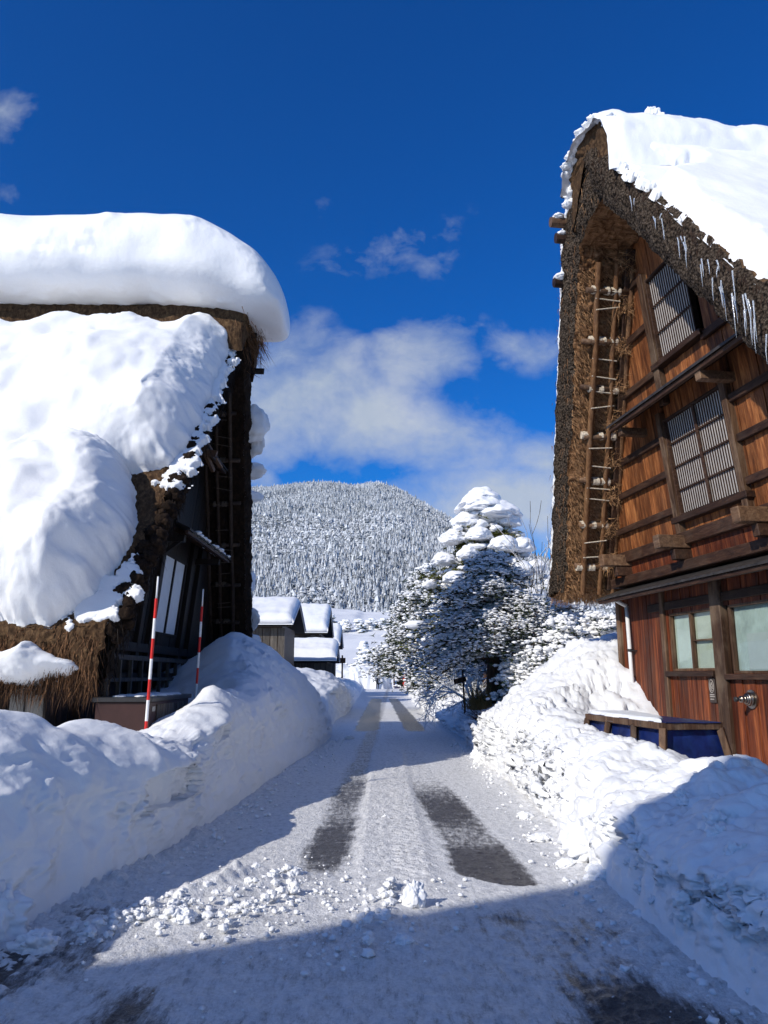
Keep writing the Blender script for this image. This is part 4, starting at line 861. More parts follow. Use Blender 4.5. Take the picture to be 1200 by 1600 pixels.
# ridge cap: deep cornice that curls past the gable
def cap(name, L0, L1, yc, hw, z0, z1, base):
    nb, nt_ = 300, 170; s_ = np.linspace(0, 1, nb); tt = np.linspace(0, 2*np.pi, nt_)
    xs_ = L0+(L1-L0)*(1-(1-s_)**1.7); SS_, TT = np.meshgrid(np.arange(nb), tt, indexing='ij'); XX = xs_[SS_]
    e = np.clip((L1-XX)/2.6, 0, 1); rnd_ = (1-(1-e)**2.6)**(1/2.6)                     # closes the end as a quarter round
    c, s2 = np.cos(TT), np.sin(TT); pw = lambda v, p: np.sign(v)*np.abs(v)**p
    ry = pw(c, .75)*hw; rz = pw(s2, .8)
    top = (z1-z0)*.62; bot = (z1-z0)*.38; zc = z0+bot
    Zr = np.where(rz > 0, rz*top, rz*bot)
    tipdrop = (1-e)**2*.62
    P = np.stack([XX, yc-ry*rnd_**.6, zc+Zr*rnd_-tipdrop*1.3], -1)
    ctr = np.stack([XX, np.full_like(XX, yc), zc-tipdrop], -1); d_ = P-ctr; d_ /= np.linalg.norm(d_, axis=-1, keepdims=True)+1e-6
    front = ss(c, .15, .6)*(1-ss(s2, .55, .85))*ss(s2, -.45, -.1)                                         # crumbly cut band of the front
    P = P+d_*(.10*fbm(P*.9, 2))[..., None]+d_*(front*(ss(fbm(P*.8+2, 2), -.3, .3)*(.085*fbm(P*np.array([1.7, 2.2, 2.8])+4, 4, .5)+.05*fbm(P*2.6+8, 4, .55, True))))[..., None]
    P[..., 2] -= ss(-s2, .5, 1)*.1*np.maximum(fbm(P*1.9+3, 3), 0)
    return mesh(name, P, gridfaces(nb, nt_, flip=True), SNOWS, smooth=True, base=base)
o = cap('roof_snow', -16, -2.0, 14.75, 1.42, 8.95, 10.82, (-6, 14.8, 9)); tag(o, 'huge smooth cornice of snow on the left ridge curling out past the gable', 'snow cap')
n = 26; V, F = blobs(np.stack([RNG.uniform(-8, -3.6, n), RNG.uniform(13.5, 14.2, n), RNG.uniform(8.75, 8.95, n)], 1), RNG.uniform(.06, .2, n), 2, .6, .4)

# ---- right house
HR = House((4.562, 9.936, 0), math.radians(8.566), (4.95, 4.25), 3.0, 9.2, .11, .9, .55); HR.wn = (1.5, .02); HR.ft = (1.28, .91); HR.cut = ('h', 'h')
HR.a = np.array([.149, -.989, 0]); HR.n = np.array([-.9888, -.149, 0]); HR.k = .11
hr = empty('thatched_house', (4.562, 9.936, 0), 'sunlit thatched farmhouse on the right with red brown boards and lattice windows', 'house')
gable_back(HR, hr, 0, WD_DK, .75)
slab_part(HR, 'thatch_slope', 'top', 1, -12, TH_TOP, hr, .06); slab_part(HR, 'thatch_slope', 'top', -1, -12, TH_TOP, hr, .05, 90, 110)
slab_part(HR, 'thatch_underside', 'under', -1, -.3, TH_LIT, hr, .06, 90, 300); slab_part(HR, 'thatch_underside', 'under', 1, -.3, TH_SHADE, hr, .05, 60, 160)
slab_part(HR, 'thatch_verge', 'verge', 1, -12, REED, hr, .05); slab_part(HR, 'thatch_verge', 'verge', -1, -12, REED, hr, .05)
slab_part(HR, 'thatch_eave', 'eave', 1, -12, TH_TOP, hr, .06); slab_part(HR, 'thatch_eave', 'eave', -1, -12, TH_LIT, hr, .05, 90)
ridge_roll(HR, -12, TH_TOP, hr, .85, -.02, 1.0)
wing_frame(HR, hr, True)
# bristling straw under the far wing, combed down the slope
def inner_pt(h, sg, v, b): a, z = h.outer(sg, v, 1.0); return h.P(np.stack([a, b, z], -1))
n = 9000; v = RNG.uniform(.0, .86, n); b_ = RNG.uniform(.02, .9, n); P = inner_pt(HR, -1, v, b_)
D = .8*(HR.n[None]*RNG.normal(-.55, .45, n)[:, None]+HR.a[None]*RNG.uniform(.0, .35, n)[:, None]+np.array([0, 0, 1.])[None]*RNG.normal(-.9, .35, n)[:, None])*RNG.uniform(.05, .17, n)[:, None]
V, F = strands(P, D, RNG.uniform(.003, .008, n)); mesh('wing_straw', V, F, STRAWL, hr)['kind'] = 'stuff'
zs = np.linspace(3.5, 7.8, 9)
for z0 in zs:       # tangled nests between the lashings
    n = 260; W = 4.25; a_in = -(np.interp(z0, [3, 8.7], [4.25, 1.28])-.62)+.1
    P = HR.P(np.stack([a_in+RNG.uniform(-.02, .14, n), RNG.uniform(.0, .3, n), z0+RNG.uniform(-.16, .22, n)], -1)); D = RNG.normal(0, 1, (n, 3)); D /= np.linalg.norm(D, axis=1, keepdims=True)
    V, F = strands(P, D*RNG.uniform(.08, .26, n)[:, None], RNG.uniform(.003, .006, n)); o = mesh('straw_nest', V, F, STRAWL, hr)
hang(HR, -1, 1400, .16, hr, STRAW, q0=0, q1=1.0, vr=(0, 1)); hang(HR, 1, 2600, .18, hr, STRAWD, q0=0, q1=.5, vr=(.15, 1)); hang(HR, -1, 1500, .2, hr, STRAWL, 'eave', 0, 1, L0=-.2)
# ends of ridge logs and the collar beam by the peak
for a0, z0, b1, m_ in ((-.85, 8.85, 1.05, WD_DK), (-1.1, 8.5, 1.2, WD_WORN), (-1.18, 8.28, 1.12, WD_BEAM), (-1.5, 7.7, 1.12, WD_BEAM)):
    q = MB(HR.P); q.tube((a0, .1, z0), (a0-.05, b1, z0+.03), .085, .08, 10); q.build('ridge_log', m_, hr, smooth=False)
q = MB(HR.P); q.tube((-1.25, .05, 7.9), (-1.3, .8, 7.88), .09, .08, 10, rnd=1); q.build('collar_beam', WD_OR, hr)
n = 200; P = HR.P(np.stack([RNG.uniform(-.9, -.1, n), RNG.uniform(.85, 1.0, n), RNG.uniform(8.3, 9.1, n)], -1)); V, F = strands(P, RNG.normal(0, .05, (n, 3))+np.array([0, 0, -.16]), RNG.uniform(.003, .006, n)); mesh('peak_straw', V, F, STRAWL, hr)['kind'] = 'stuff'
sA = lambda s_: s_-3.3
# upper gable: window and board fields split by battens
W2 = (sA(2.42), sA(3.86), 3.86, 5.24); W1 = (sA(2.62), sA(3.58), 6.12, 7.35)
plank_wall(HR, 'upper_boards', WD_OR, hr, -3.45, 4.1, 3.45, 8.6, .17, holes=(W2, W1), inset=.62)
for z0 in (3.95, 4.5, 5.02, 6.0, 6.75, 7.5):
    q = MB(HR.P); wl = -(np.interp(z0, [3, 8.7], [4.25, 1.28])-.62)+.12; wr = 4.95*(9.2-z0)/6.2-.85
    for x0, x1 in ((wl, W2[0]-.14), (W2[1]+.14, wr)) if z0 < 5.3 else ((wl, W1[0]-.1), (W1[1]+.1, wr)):
        q.box(x0, x1, .04, .1, z0-.05, z0+.05)
    q.each('batten', WD_BEAM, hr, .006)
q = MB(HR.P)
for w_ in (W2,):
    q.box(w_[0]-.14, w_[0]-.03, .0, .13, w_[2]-.28, w_[3]+.15); q.box(w_[1]+.03, w_[1]+.14, .0, .13, w_[2]-.28, w_[3]+.15)
q.box(W1[0]-.18, W1[0]-.03, .0, .12, W1[2]-.65, W1[3]+.15); q.box(W1[0]-.25, W1[0]-.2, .03, .08, W1[2]-.65, W1[3]+.0)
q.each('window_post', WD_POST, hr, .008)
def lattice(w_, cols, rows, mids):
    a0, a1, z0, z1 = w_; q = MB(HR.P); q.box(a0, a1, .012, .02, z0, z1); wi = q.build('window', PANE, hr)
    q = MB(HR.P)
    for k in range(cols+1): c_ = a0+(a1-a0)*k/cols; q.box(c_-.0065, c_+.0065, .022, .034, z0, z1, .4)
    q.build('lattice_bars', WD_BEAM, wi)
    q = MB(HR.P)
    for k in range(1, rows): c_ = z0+(z1-z0)*k/rows; q.box(a0, a1, .0345, .05, c_-.013, c_+.013)
    for c_ in mids: q.box(c_-.028, c_+.028, .035, .06, z0, z1)
    q.box(a0-.03, a0, .0, .085, z0-.03, z1+.03); q.box(a1, a1+.03, 0, .085, z0-.03, z1+.03); q.box(a0, a1, 0, .083, z1, z1+.03); q.box(a0, a1, 0, .083, z0-.03, z0)
    q.build('window_frame', WD_BEAM, wi, .003)
    q = MB(HR.P); q.box(a0-.18, a1+.18, .0, .15, z0-.12, z0-.035); q.build('window_sill', WD_BEAM, wi, .006)
lattice(W2, 26, 4, ((W2[0]+W2[1])/2,)); lattice(W1, 17, 3, ())
q = MB(HR.P); rk = lambda z: -(np.interp(z, [3, 8.7], [4.25, 1.28])-.62)+.07
q.hexa([(rk(3.05)-.05, .02, 3.05), (rk(3.05)+.1, .02, 3.05), (rk(3.05)+.1, .17, 3.05), (rk(3.05)-.05, .17, 3.05), (rk(8.0)-.05, .02, 8.0), (rk(8.0)+.1, .02, 8.0), (rk(8.0)+.1, .17, 8.0), (rk(8.0)-.05, .17, 8.0)])
q.build('rake_post', WD_BEAM, hr, .01)
pent(HR, hr, sA(1.55), sA(5.6), 5.72, 5.42, .55)
q = MB(HR.P); q.box(sA(4.0), sA(4.12), 0, .5, 5.22, 5.34); q.box(sA(1.7), sA(1.82), 0, .45, 5.22, 5.34); q.each('bracket', WD_WORN, hr, .008)
# floor beams between the storeys
q = MB(HR.P); q.box(sA(.05), sA(7.2), .0, .12, 3.42, 3.6); q.box(sA(.0), sA(7.2), -.02, .16, 3.05, 3.2); q.each('floor_beam', WD_BEAM, hr, .01)
plank_wall(HR, 'beam_course', WD_RED, hr, sA(.0), sA(7.2), 3.2, 3.42, .9, b0=0, clip=False)
for s_ in (.45, 2.3, 4.2):
    q = MB(HR.P); q.box(sA(s_), sA(s_)+.16, 0, .52, 3.36, 3.55); q.build('beam_end', WD_WORN, hr, .012)
    q = MB(HR.P); q.box(sA(s_)+.02, sA(s_)+.14, 0, .3, 3.2, 3.355); q.build('corbel', WD_BEAM, hr, .01)
# small tin roof over the ground floor
pent(HR, hr, sA(.05), sA(7.8), 3.04, 2.86, .48, th=.03, lean=False, name='tin_canopy')
# ground floor boards with two windows
flat = lambda P: HR.P(P, False)
G1 = (sA(1.60), sA(2.72), 1.66, 2.5); G2 = (sA(3.12), sA(4.9), 1.62, 2.5)
plank_wall(HR, 'ground_boards', WD_RED, hr, sA(-.0), sA(7.7), .1, 2.9, .135, clip=False, lean=False, holes=(G1, G2), gap=.01, jit=.014)
q = MB(flat)
for s0, w_ in ((-.08, .13), (1.42, .10), (2.78, .24), (4.95, .2)): q.box(sA(s0), sA(s0)+w_, -.03, .085, .1, 2.88)
q.each('ground_post', WD_POST, hr, .01)
q = MB(flat); q.box(sA(1.0), sA(5.2), .0, .06, 2.56, 2.68); q.build('lintel', WD_BEAM, hr, .006)
def ground_window(w_, n_, curt, rail):
    a0, a1, z0, z1 = w_; q = MB(flat); q.box(a0, a1, -.055, -.045, z0, z1, .5); wi = q.build('window', curt, hr)
    q = MB(flat); k = (a1-a0)/n_
    for j in range(n_): q.box(a0+k*j+.02, a0+k*(j+1)-.02, -.028, -.024, z0+.02, z1-.02, .5)
    q.each('pane', GLASS, wi)
    q = MB(flat)
    q.box(a0, a1, -.05, .03, z0, z0+.035); q.box(a0, a1, -.05, .03, z1-.035, z1)
    for j in range(n_+1): c_ = a0+k*j; q.box(c_-.02, c_+.02, -.045, .025, z0+.035, z1-.035)
    for j in rail: q.box(a0+k*j+.02, a0+k*(j+1)-.02, -.04, .01, (z0+z1)/2-.012, (z0+z1)/2+.012)
    q.build('window_frame', WD_POST, wi, .003)
    q = MB(flat); q.box(a0-.1, a1+.04, .0, .11, z0-.075, z0-.003); q.build('window_sill', WD_BEAM, wi, .006)
ground_window(G1, 2, CURT, (1,)); ground_window(G2, 2, CURTB, ())
q = MB(flat); q.box(G2[0]+.25, G2[0]+.75, -.0445, -.038, G2[2]+.05, G2[2]+.5, .5); q.build('posted_paper', PAPER, hr)
q = MB(flat)
for k in range(26): q.tube((G2[0]+.05+k*.032, -.047, G2[2]+.04), (G2[0]+.05+k*.032, -.047, G2[3]-.04), .008, .008, 5, rnd=.4)
q.build('curtain_folds', CURTB, hr)
q = MB(flat)
for k in range(15): q.tube((G1[0]+.05+k*.033, -.047, G1[2]+.04), (G1[0]+.05+k*.033, -.047, G1[3]-.04), .010, .010, 5, rnd=.4)
q.build('curtain_folds', CURTB, hr)
q = MB(flat); q.tube((sA(.45), .1, .2), (sA(.38), .1, 2.72), .032, .032, 14, rnd=.5); q.tube((sA(.38), .1, 2.72), (sA(.34), .3, 2.84), .032, .032, 12, rnd=.5); q.build('drainpipe', METALW, hr, smooth=True)
q = MB(flat); q.tube((sA(.41), .1, 1.98), (sA(.41), .1, 2.02), .04, .04, 12, rnd=.5); q.box(sA(.36), sA(.5), .02, .1, 1.985, 2.0, .5); q.build('pipe_bracket', METALD, hr)
# brass inlet with a stem and dome on the wall
hv = empty('wall_bell', tuple(flat(np.array([sA(3.47), .04, 1.31]))), 'round steel bell fitting on the red boards below the right window', 'wall fitting')
q = MB(flat); q.tube((sA(3.47), .03, 1.31), (sA(3.47), .055, 1.31), .115, .115, 24, rnd=.5); q.build('back_plate', METAL, hv, smooth=False)
q = MB(flat); c_ = sA(3.47)
for (b0, r0), (b1, r1) in zip([(.055, .075), (.09, .085), (.12, .07), (.135, .05), (.16, .042), (.2, .04), (.205, .025)], [(.09, .085), (.12, .07), (.135, .05), (.16, .042), (.2, .04), (.205, .025), (.235, .02)]): q.tube((c_, b0, 1.31), (c_, b1, 1.31), r0, r1, 24, rnd=.5)
q.build('dome', METAL, hv, smooth=True)
q = MB(flat); q.tube((c_, .235, 1.31), (c_, .27, 1.31), .03, .03, 14, rnd=.5); q.build('knob', METALD, hv, smooth=True)
sg_ = empty('wall_sign', tuple(flat(np.array([sA(2.62), .045, 1.39]))), 'small dark plaque with an oval emblem and lines of text beside the door post', 'sign')
c_ = sA(2.63); q = MB(flat); q.box(c_-.075, c_+.075, .04, .055, 1.24, 1.56, .5); q.build('plate', SIGNB, sg_, .004)
q = MB(flat)
el = [(c_+.052*math.cos(t), .059, 1.455+.085*math.sin(t)) for t in np.linspace(0, 2*math.pi, 25)]
for p_, q_ in zip(el, el[1:]): q.tube(p_, q_, .005, .005, 5, rnd=.5)
for p_, q_ in (((0, .055), (-.03, -.04)), ((0, .055), (.03, .0)), ((.03, 0), (-.02, -.05)), ((-.03, .01), (.035, -.035)), ((-.02, -.05), (.02, -.06)), ((-.03, .03), (0, .02))): q.tube((c_+p_[0], .059, 1.455+p_[1]), (c_+q_[0], .059, 1.455+q_[1]), .005, .005, 5, rnd=.5)
for z_, w_ in ((1.345, .055), (1.32, .055), (1.285, .05)):
    x_ = c_-w_
    while x_ < c_+w_-.012: k_ = random.uniform(.008, .02); q.box(x_, x_+k_, .056, .059, z_-.007, z_+.007, .5); x_ += k_+.005
q.build('emblem_and_text', SIGNW, sg_)

# snow on the right roof
fr_ = slope_map(HR, 1); lnR = math.hypot(4.95, 6.2)
vb = lambda v, inset=0: 1.5+.02*(v*6.2/lnR)-inset
poly = [(-9, -.1), (vb(0), -.1), (vb(1.2, .02), 1.2), (vb(2.2, .05), 2.2), (vb(2.7, .12), 2.7), (vb(3.1, .02), 3.1), (vb(3.9, .05), 3.9), (vb(4.6, .0), 4.6), (vb(5.2, .05), 5.2), (vb(5.6, .1), 5.6), (vb(5.85, .3), 5.85), (vb(6.05, .6), 6.05), (vb(6.35, .8), 6.35), (vb(6.6, .5), 6.5), (vb(6.8, .2), 6.7), (vb(7.1, .1), 7.0), (vb(7.7, .0), 7.7), (-9, 7.7)]
o = snow_patch('roof_snow', poly, fr_, .26, .2, .03, ragged=.16, lump=.25, fine=.022, seed=33, mt=SNOWS, rf=3.2, base=(6, 7.5, 6.5)); tag(o, 'smooth blanket of snow on the near slope of the right house', 'snow blanket')
q_n = 150; nb = 220; ta = np.linspace(-.6, math.pi+.6, 60); bb = np.linspace(-9, 1.82, nb); ta = np.linspace(-.02, 2.35, 60); B, T_ = np.meshgrid(bb, ta, indexing='ij')
e = np.clip((1.86-B+.12*fbm(np.stack([T_*2, B*0, B*0], -1), 2))/.3, 0, 1)**.5; sn = np.maximum(np.sin(T_), 0)**.6; P = HR.P(np.stack([(.99*np.sign(np.cos(T_))*np.abs(np.cos(T_))**.75)*(.85+.15*e), B, 8.02+(1.22-.2*(1-e))*sn-.25*ss(T_, 2.0, 2.35)], -1), False); P = P+np.stack([fbm(P*2.2+s_, 4, .55) for s_ in (0, 5, 9)], -1)*np.array([.07, .07, .09])
o = mesh('roof_snow', P, gridfaces(nb, 60, flip=True), SNOW, smooth=True, base=(4.5, 9.9, 9.6)); tag(o, 'lumpy snow crest lying along the ridge of the right house', 'snow cap')
clod('snow_lump', *HR.P(np.array([.2, .72, 0]), False)[:2], .17, z=9.42, label='pointed tuft of snow standing on the ridge of the right house', flat=1.0, seed=3, group='snow tufts on the right ridge')
# rim of snow along the far verge, and little heaps on the log ends
ta_ = RNG.uniform(.5, 3.0, 90); V, F = blobs(HR.P(np.stack([.8*np.cos(ta_), np.full(90, 1.0)+RNG.normal(0, .04, 90), 8.2+1.0*np.sin(ta_)**.55+.02], -1)), RNG.uniform(.02, .1, 90), 2, .6, .8)
tag(mesh('rim_snow', V, F, SNOW, smooth=True, base=(3.2, 9.8, 9.1)), 'snow crusted round the blunt end of the right house ridge', 'snow')
v = np.linspace(.02, .98, 1100); a, z = HR.outer(-1, v, 0); r_ = .032+.04*fbm(np.stack([v*25, v*0, v*0], -1), 4)+.02*ss(v, .75, 1)
V, F = blobs(HR.P(np.stack([a-.03, np.full_like(v, .88), z+.02], -1)), np.maximum(r_, .008), 1, 1.5, .6); tag(mesh('rim_snow', V, F, SNOW, smooth=True, base=(3.2, 13.9, 3)), 'thin rim of snow along the outer edge of the right house gable', 'snow')
V, F = blobs(HR.P(np.array([(-1.1, 1.08, 8.6), (-1.18, 1.03, 8.37), (-.85, .95, 8.95), (-.8, .9, 8.95), (-1.0, .9, 8.75), (-.7, .9, 9.05), (-.55, .9, 9.12), (-1.5, 1.0, 7.8)])), np.array([.09, .07, .09, .1, .07, .1, .09, .13]), 3, .5, .4); tag(mesh('log_snow', V, F, SNOW, smooth=True, base=tuple(HR.P(np.array([-1., 1.3, 8.2])))), 'little heaps of snow on the log ends at the right house peak', 'snow')
o = snow_patch('snow_crumbs', [(.5, 6.2), (1.0, 5.7), (1.55, 5.4), (1.62, 7.0), (.5, 7.0)], fr_, .07, .08, .012, ragged=.5, lump=.9, fine=.02, seed=61, rf=3.6, base=(3.6, 9.2, 8.6)); tag(o, 'torn scraps of snow on the bare thatch below the right house ridge', 'snow crumbs', kind='stuff')
for k in range(44):
    v_ = random.choice((random.uniform(1.2, 4.2), random.uniform(2, 6))); P = fr_(np.array([vb(v_, -random.uniform(.13, .22))]), np.array([v_]), np.array([-random.uniform(.02, .22)]))[0]; ln = random.uniform(.08, .36)*(1.3 if v_ < 3.5 else .8); q = MB()
    p1 = P+np.array([random.uniform(-.02, .02), random.uniform(-.02, .02), -ln*.55]); q.tube(P, p1, .008, .005, 6, cap=False); q.tube(p1, p1+np.array([0, 0, -ln*.45]), .005, .001, 6, cap=False); q.build('icicle', ICE, hr, smooth=True)

# ------------------------------------------------------------------ blue covered frame by the wall
bf = empty('tarp_frame', (3.1, 9.2, .3), 'wooden frame wrapped in blue tarp with a snowy top beside the right wall', 'frame box')
dA = np.array([.149, -.989]); nA = np.array([.989, .149]); A0 = np.array([2.62, 10.15])
def bp(l, w, z): sp = (1.12-z)*.16; c_ = A0+dA*l+nA*w; k = np.array([1 if l > 1 else -1, 1 if w > .3 else -1]); c_ = c_+dA*k[0]*sp+nA*k[1]*sp; return (c_[0], c_[1], z)
q = MB()
for l in (0, .62, 1.26, 1.9):
    for w in (0, .62): q.bar(bp(l, w, .25), bp(l, w, 1.06), .07, .07)
for w in (0, .62): q.bar(bp(-.02, w, 1.08), bp(1.92, w, 1.08), .06, .07)
for l in (0, 1.9): q.bar(bp(l, -.03, 1.08), bp(l, .65, 1.08), .06, .075)
q.build('frame', WD_POST, bf, .006)
def sheet(name, c00, c10, c01, c11, amp, mt, parent, n_=40):
    u, v = np.meshgrid(np.linspace(0, 1, n_), np.linspace(0, 1, n_), indexing='ij'); u = u[..., None]; v = v[..., None]
    P = (np.array(c00)*(1-u)+np.array(c10)*u)*(1-v)+(np.array(c01)*(1-u)+np.array(c11)*u)*v
    P = P+np.stack([fbm(P*np.array([5, 5, 2.0])+s_, 3) for s_ in (0, 3, 6)], -1)*amp
    o = mesh(name, P, gridfaces(n_, n_), mt, parent, smooth=True); m_ = o.modifiers.new('thickness', 'SOLIDIFY'); m_.thickness = .006; return o
sheet('tarp_side', bp(0, .05, .25), bp(1.9, .05, .25), bp(0, .05, 1.06), bp(1.9, .05, 1.06), .03, TARP, bf); sheet('tarp_side', bp(1.85, 0, .25), bp(1.85, .62, .25), bp(1.85, 0, 1.06), bp(1.85, .62, 1.06), .025, TARP, bf)
sheet('tarp_top', bp(0, 0, 1.12), bp(1.95, 0, 1.12), bp(0, .62, 1.12), bp(1.95, .62, 1.12), .008, TARP, bf); sheet('tarp_side', bp(.03, 0, .25), bp(.03, .62, .25), bp(.03, 0, 1.06), bp(.03, .62, 1.06), .02, TARP, bf)
def bmap(U, V_, H): c_ = A0[None, None]+dA*U[..., None]+nA*V_[..., None]; return np.concatenate([c_, (1.125+H)[..., None]], -1)
o = snow_patch('top_snow', [(.0, .0), (1.85, .0), (1.5, .2), (1.2, .36), (.5, .5), (.0, .6)], bmap, .035, .05, .015, ragged=.05, lump=.3, fine=.008, seed=4, base=(3.0, 9.3, 1.13)); tag(o, 'thin wedge of snow on the blue tarp covered frame', 'snow')

# ------------------------------------------------------------------ trees
def twig_shape(P, Q, r, snow=1.0):
    Vw, Fw = tubes(P, Q, r, r*.7, 3)
    up = np.array([0, 0, 1.])*(r*1.1)[:, None]; Vs_, Fs_ = tubes(P+up, Q+up*.8, r*1.5*snow, r*1.1*snow, 4, .8)
    return (Vw, Fw), (Vs_, Fs_)
def grow(p, d, ln, r, depth, out, spread=.6, droop=.0, kids=(3, 5), shrink=.62):
    """recursive bare branch: appends (p, q, r) segments"""
    nseg = 3; cur = np.array(p, float); d = np.array(d, float)
    pts = [cur]
    for k in range(nseg):
        d = d+np.random.default_rng(int(abs(cur.sum()*1e4)) % 99991+depth).normal(0, .13, 3)+np.array([0, 0, -droop]); d /= np.linalg.norm(d)
        nx = cur+d*ln/nseg; out.append((cur, nx, r*(1-k*.2), depth)); cur = nx; pts.append(cur)
    if depth <= 0: return
    for j in range(random.randint(*kids)):
        i = random.randint(1, nseg); a = np.array([random.gauss(0, 1), random.gauss(0, 1), random.gauss(0, .6)]); a -= a.dot(d)*d; a /= np.linalg.norm(a)+1e-9
        nd = d*(1-spread*.5)+a*spread; nd /= np.linalg.norm(nd); grow(pts[i], nd, ln*shrink*random.uniform(.8, 1.15), r*.55, depth-1, out, spread, droop, kids, shrink)
def bare_tree(name, base, label, stems, cat='tree', group=None, depth=3, ln=1.4, r=.03, spread=.6, droop=0., kids=(3, 5), snow=1.0, barkm=TWIG, shrink=.62):
    o = empty(name, base, label, cat, group); out = []
    for d in stems: grow(base, d, ln, r, depth, out, spread, droop, kids, shrink)
    P = np.array([s_[0] for s_ in out]); Q = np.array([s_[1] for s_ in out]); R_ = np.array([max(s_[2], .0045) for s_ in out])
    w_, s_ = twig_shape(P, Q, R_, snow); a = mesh('branches', *w_, barkm, o, attrs={'rnd': ('FACE', np.full(len(w_[1]), .5))})
    if snow > 0: mesh('branch_snow', *s_, SNOWT, o, smooth=True)
    return o

def spray_tree(name, base, H, R, label, nbr, leaf, barkm=WD_BARK, trunk_r=.2, z_lo=.2, pw=.8, droop=.25, nblob=10, blob=(.07, .16), ntuft=40, tuft=.16, snow_amt=1.0, group=None, cat='tree', topcap=0, lean=(0, 0), flat=.45, squash=1.0, seed=0):
    """evergreen: tapered trunk, drooping limbs, needle tufts under pads of snow"""
    rg = np.random.default_rng(seed); o = empty(name, base, label, cat, group); bx_, by_, bz_ = base
    q = MB(); zz = np.linspace(0, H*.93, 9)
    for z0, z1 in zip(zz, zz[1:]): q.tube((bx_+lean[0]*z0/H, by_+lean[1]*z0/H, bz_+z0), (bx_+lean[0]*z1/H, by_+lean[1]*z1/H, bz_+z1), trunk_r*(1-z0/H*.9), trunk_r*(1-z1/H*.9), 10, cap=False, rnd=.5)
    q.build('trunk', barkm, o, smooth=True)
    BP, BQ, BR, TP, SP, SR = [], [], [], [], [], []
    for k in range(nbr):
        f = z_lo+(1-z_lo)*((k+rg.uniform(0, 1))/nbr); az_ = rg.uniform(0, 6.283); ln = R*((1-f)/(1-z_lo))**pw*rg.uniform(.75, 1.12)+.12
        p = np.array([bx_+lean[0]*f, by_+lean[1]*f, bz_+f*H]); d = np.array([math.cos(az_), math.sin(az_)*squash, rg.uniform(.0, .25)]); nseg = 5
        for s_ in range(nseg):
            q_ = p+d*ln/nseg; BP.append(p); BQ.append(q_); BR.append(trunk_r*.22*(1-s_/nseg)*(1-f*.6)+.006)
            frac = (s_+1)/nseg; nt_ = int(ntuft*(.35+frac)/nseg*max(.35, ln/R)); t = rg.uniform(0, 1, (nt_, 1)); side = rg.normal(0, 1, (nt_, 3))*np.array([1, 1, .45])*(.10+.14*ln*frac*.6)
            TP.append(p+(q_-p)*t+side+np.array([0, 0, -.03]))
            nb_ = max(1, int(nblob*(.4+frac)/nseg*max(.35, ln/R))); t = rg.uniform(0, 1, (nb_, 1)); side = rg.normal(0, 1, (nb_, 3))*np.array([1, 1, .3])*(.09+.12*ln*frac*.6)
            SP.append(p+(q_-p)*t+side+np.array([0, 0, .07])); SR.append(rg.uniform(*blob, nb_)*(.75+.5*(1-frac)))
            p = q_; d = d+np.array([0, 0, -droop*.5]); d /= np.linalg.norm(d)
    Vb, Fb = tubes(np.array(BP), np.array(BQ), np.array(BR), np.array(BR)*.85, 5); mesh('limbs', Vb, Fb, barkm, o, attrs={'rnd': ('FACE', np.full(len(Fb), .4))})
    T_ = np.concatenate(TP); n_ = len(T_); per = 7; P = np.repeat(T_, per, 0); D = rg.normal(0, 1, (n_*per, 3))*np.array([1, 1, .5])+np.array([0, 0, -.25]); D = D/np.linalg.norm(D, axis=1, keepdims=True)*rg.uniform(.5, 1.2, (n_*per, 1))*tuft
    Vl, Fl = strands(P, D, rg.uniform(.6, 1.3, n_*per)*tuft*.11); mesh('foliage', Vl, Fl, leaf, o)
    Sp = np.concatenate(SP); Sr = np.concatenate(SR); keep = rg.uniform(0, 1, len(Sp)) < snow_amt; Vs_, Fs_ = blobs(Sp[keep], np.stack([Sr[keep]*RNG.uniform(.8, 2.0, keep.sum()), Sr[keep], Sr[keep]*flat], 1), 0 if nblob > 50 else (1 if blob[1] < .2 else 2), flat, .45, 1.8, seed); mesh('branch_snow', Vs_, Fs_, SNOWT, o, smooth=True)
    return o

# tall cedar with pillows of snow
tx, ty = 3.98, 30.0
tall = spray_tree('cedar_tree', (tx, ty, .9), 7.7, 2.9, 'tall cedar capped with thick pillows of snow behind the frosted tree', 90, CEDAR, trunk_r=.22, nblob=7, blob=(.14, .34), ntuft=85, tuft=.2, pw=.62, droop=.35, seed=5, flat=.6)
pp = [(tx-.1, ty-.3, 8.55, .78, .45), (tx-.15, ty-.4, 8.25, 1.0, .5), (tx+.45, ty-.5, 7.95, .95, .5), (tx-.75, ty-.5, 7.55, .6, .42), (tx+.9, ty-.6, 7.55, .5, .4), (tx-1.25, ty-.6, 6.9, .55, .38), (tx-.35, ty-1.1, 6.9, .5, .36), (tx+.55, ty-1.2, 6.5, .55, .42), (tx+1.3, ty-.9, 6.5, .5, .38), (tx-1.7, ty-.7, 6.0, .45, .35), (tx-.8, ty-1.3, 6.15, .45, .33), (tx+1.1, ty-1.4, 5.6, .5, .33), (tx+1.85, ty-.8, 5.7, .45, .35), (tx, ty-1.6, 5.5, .5, .3), (tx-1.3, ty-1.5, 5.2, .5, .3), (tx+.6, ty-1.9, 4.9, .5, .3), (tx+2.1, ty-1.0, 4.9, .5, .33), (tx+1.5, ty-1.8, 4.5, .5, .3)]
for kp, p_ in enumerate(pp):
    V, F = blobs(np.array([p_[:3]]), np.array([(p_[3]*1.02, p_[3]*.95, p_[4]*.74)]), 4, 1, .36, 1.5, kp*5.3); V[:, 2] -= .22*((V[:, 0]-p_[0])**2+(V[:, 1]-p_[1])**2)/p_[3]      # sag over the boughs
    mesh('snow_pillow', V, F, SNOWS, tall, smooth=True)
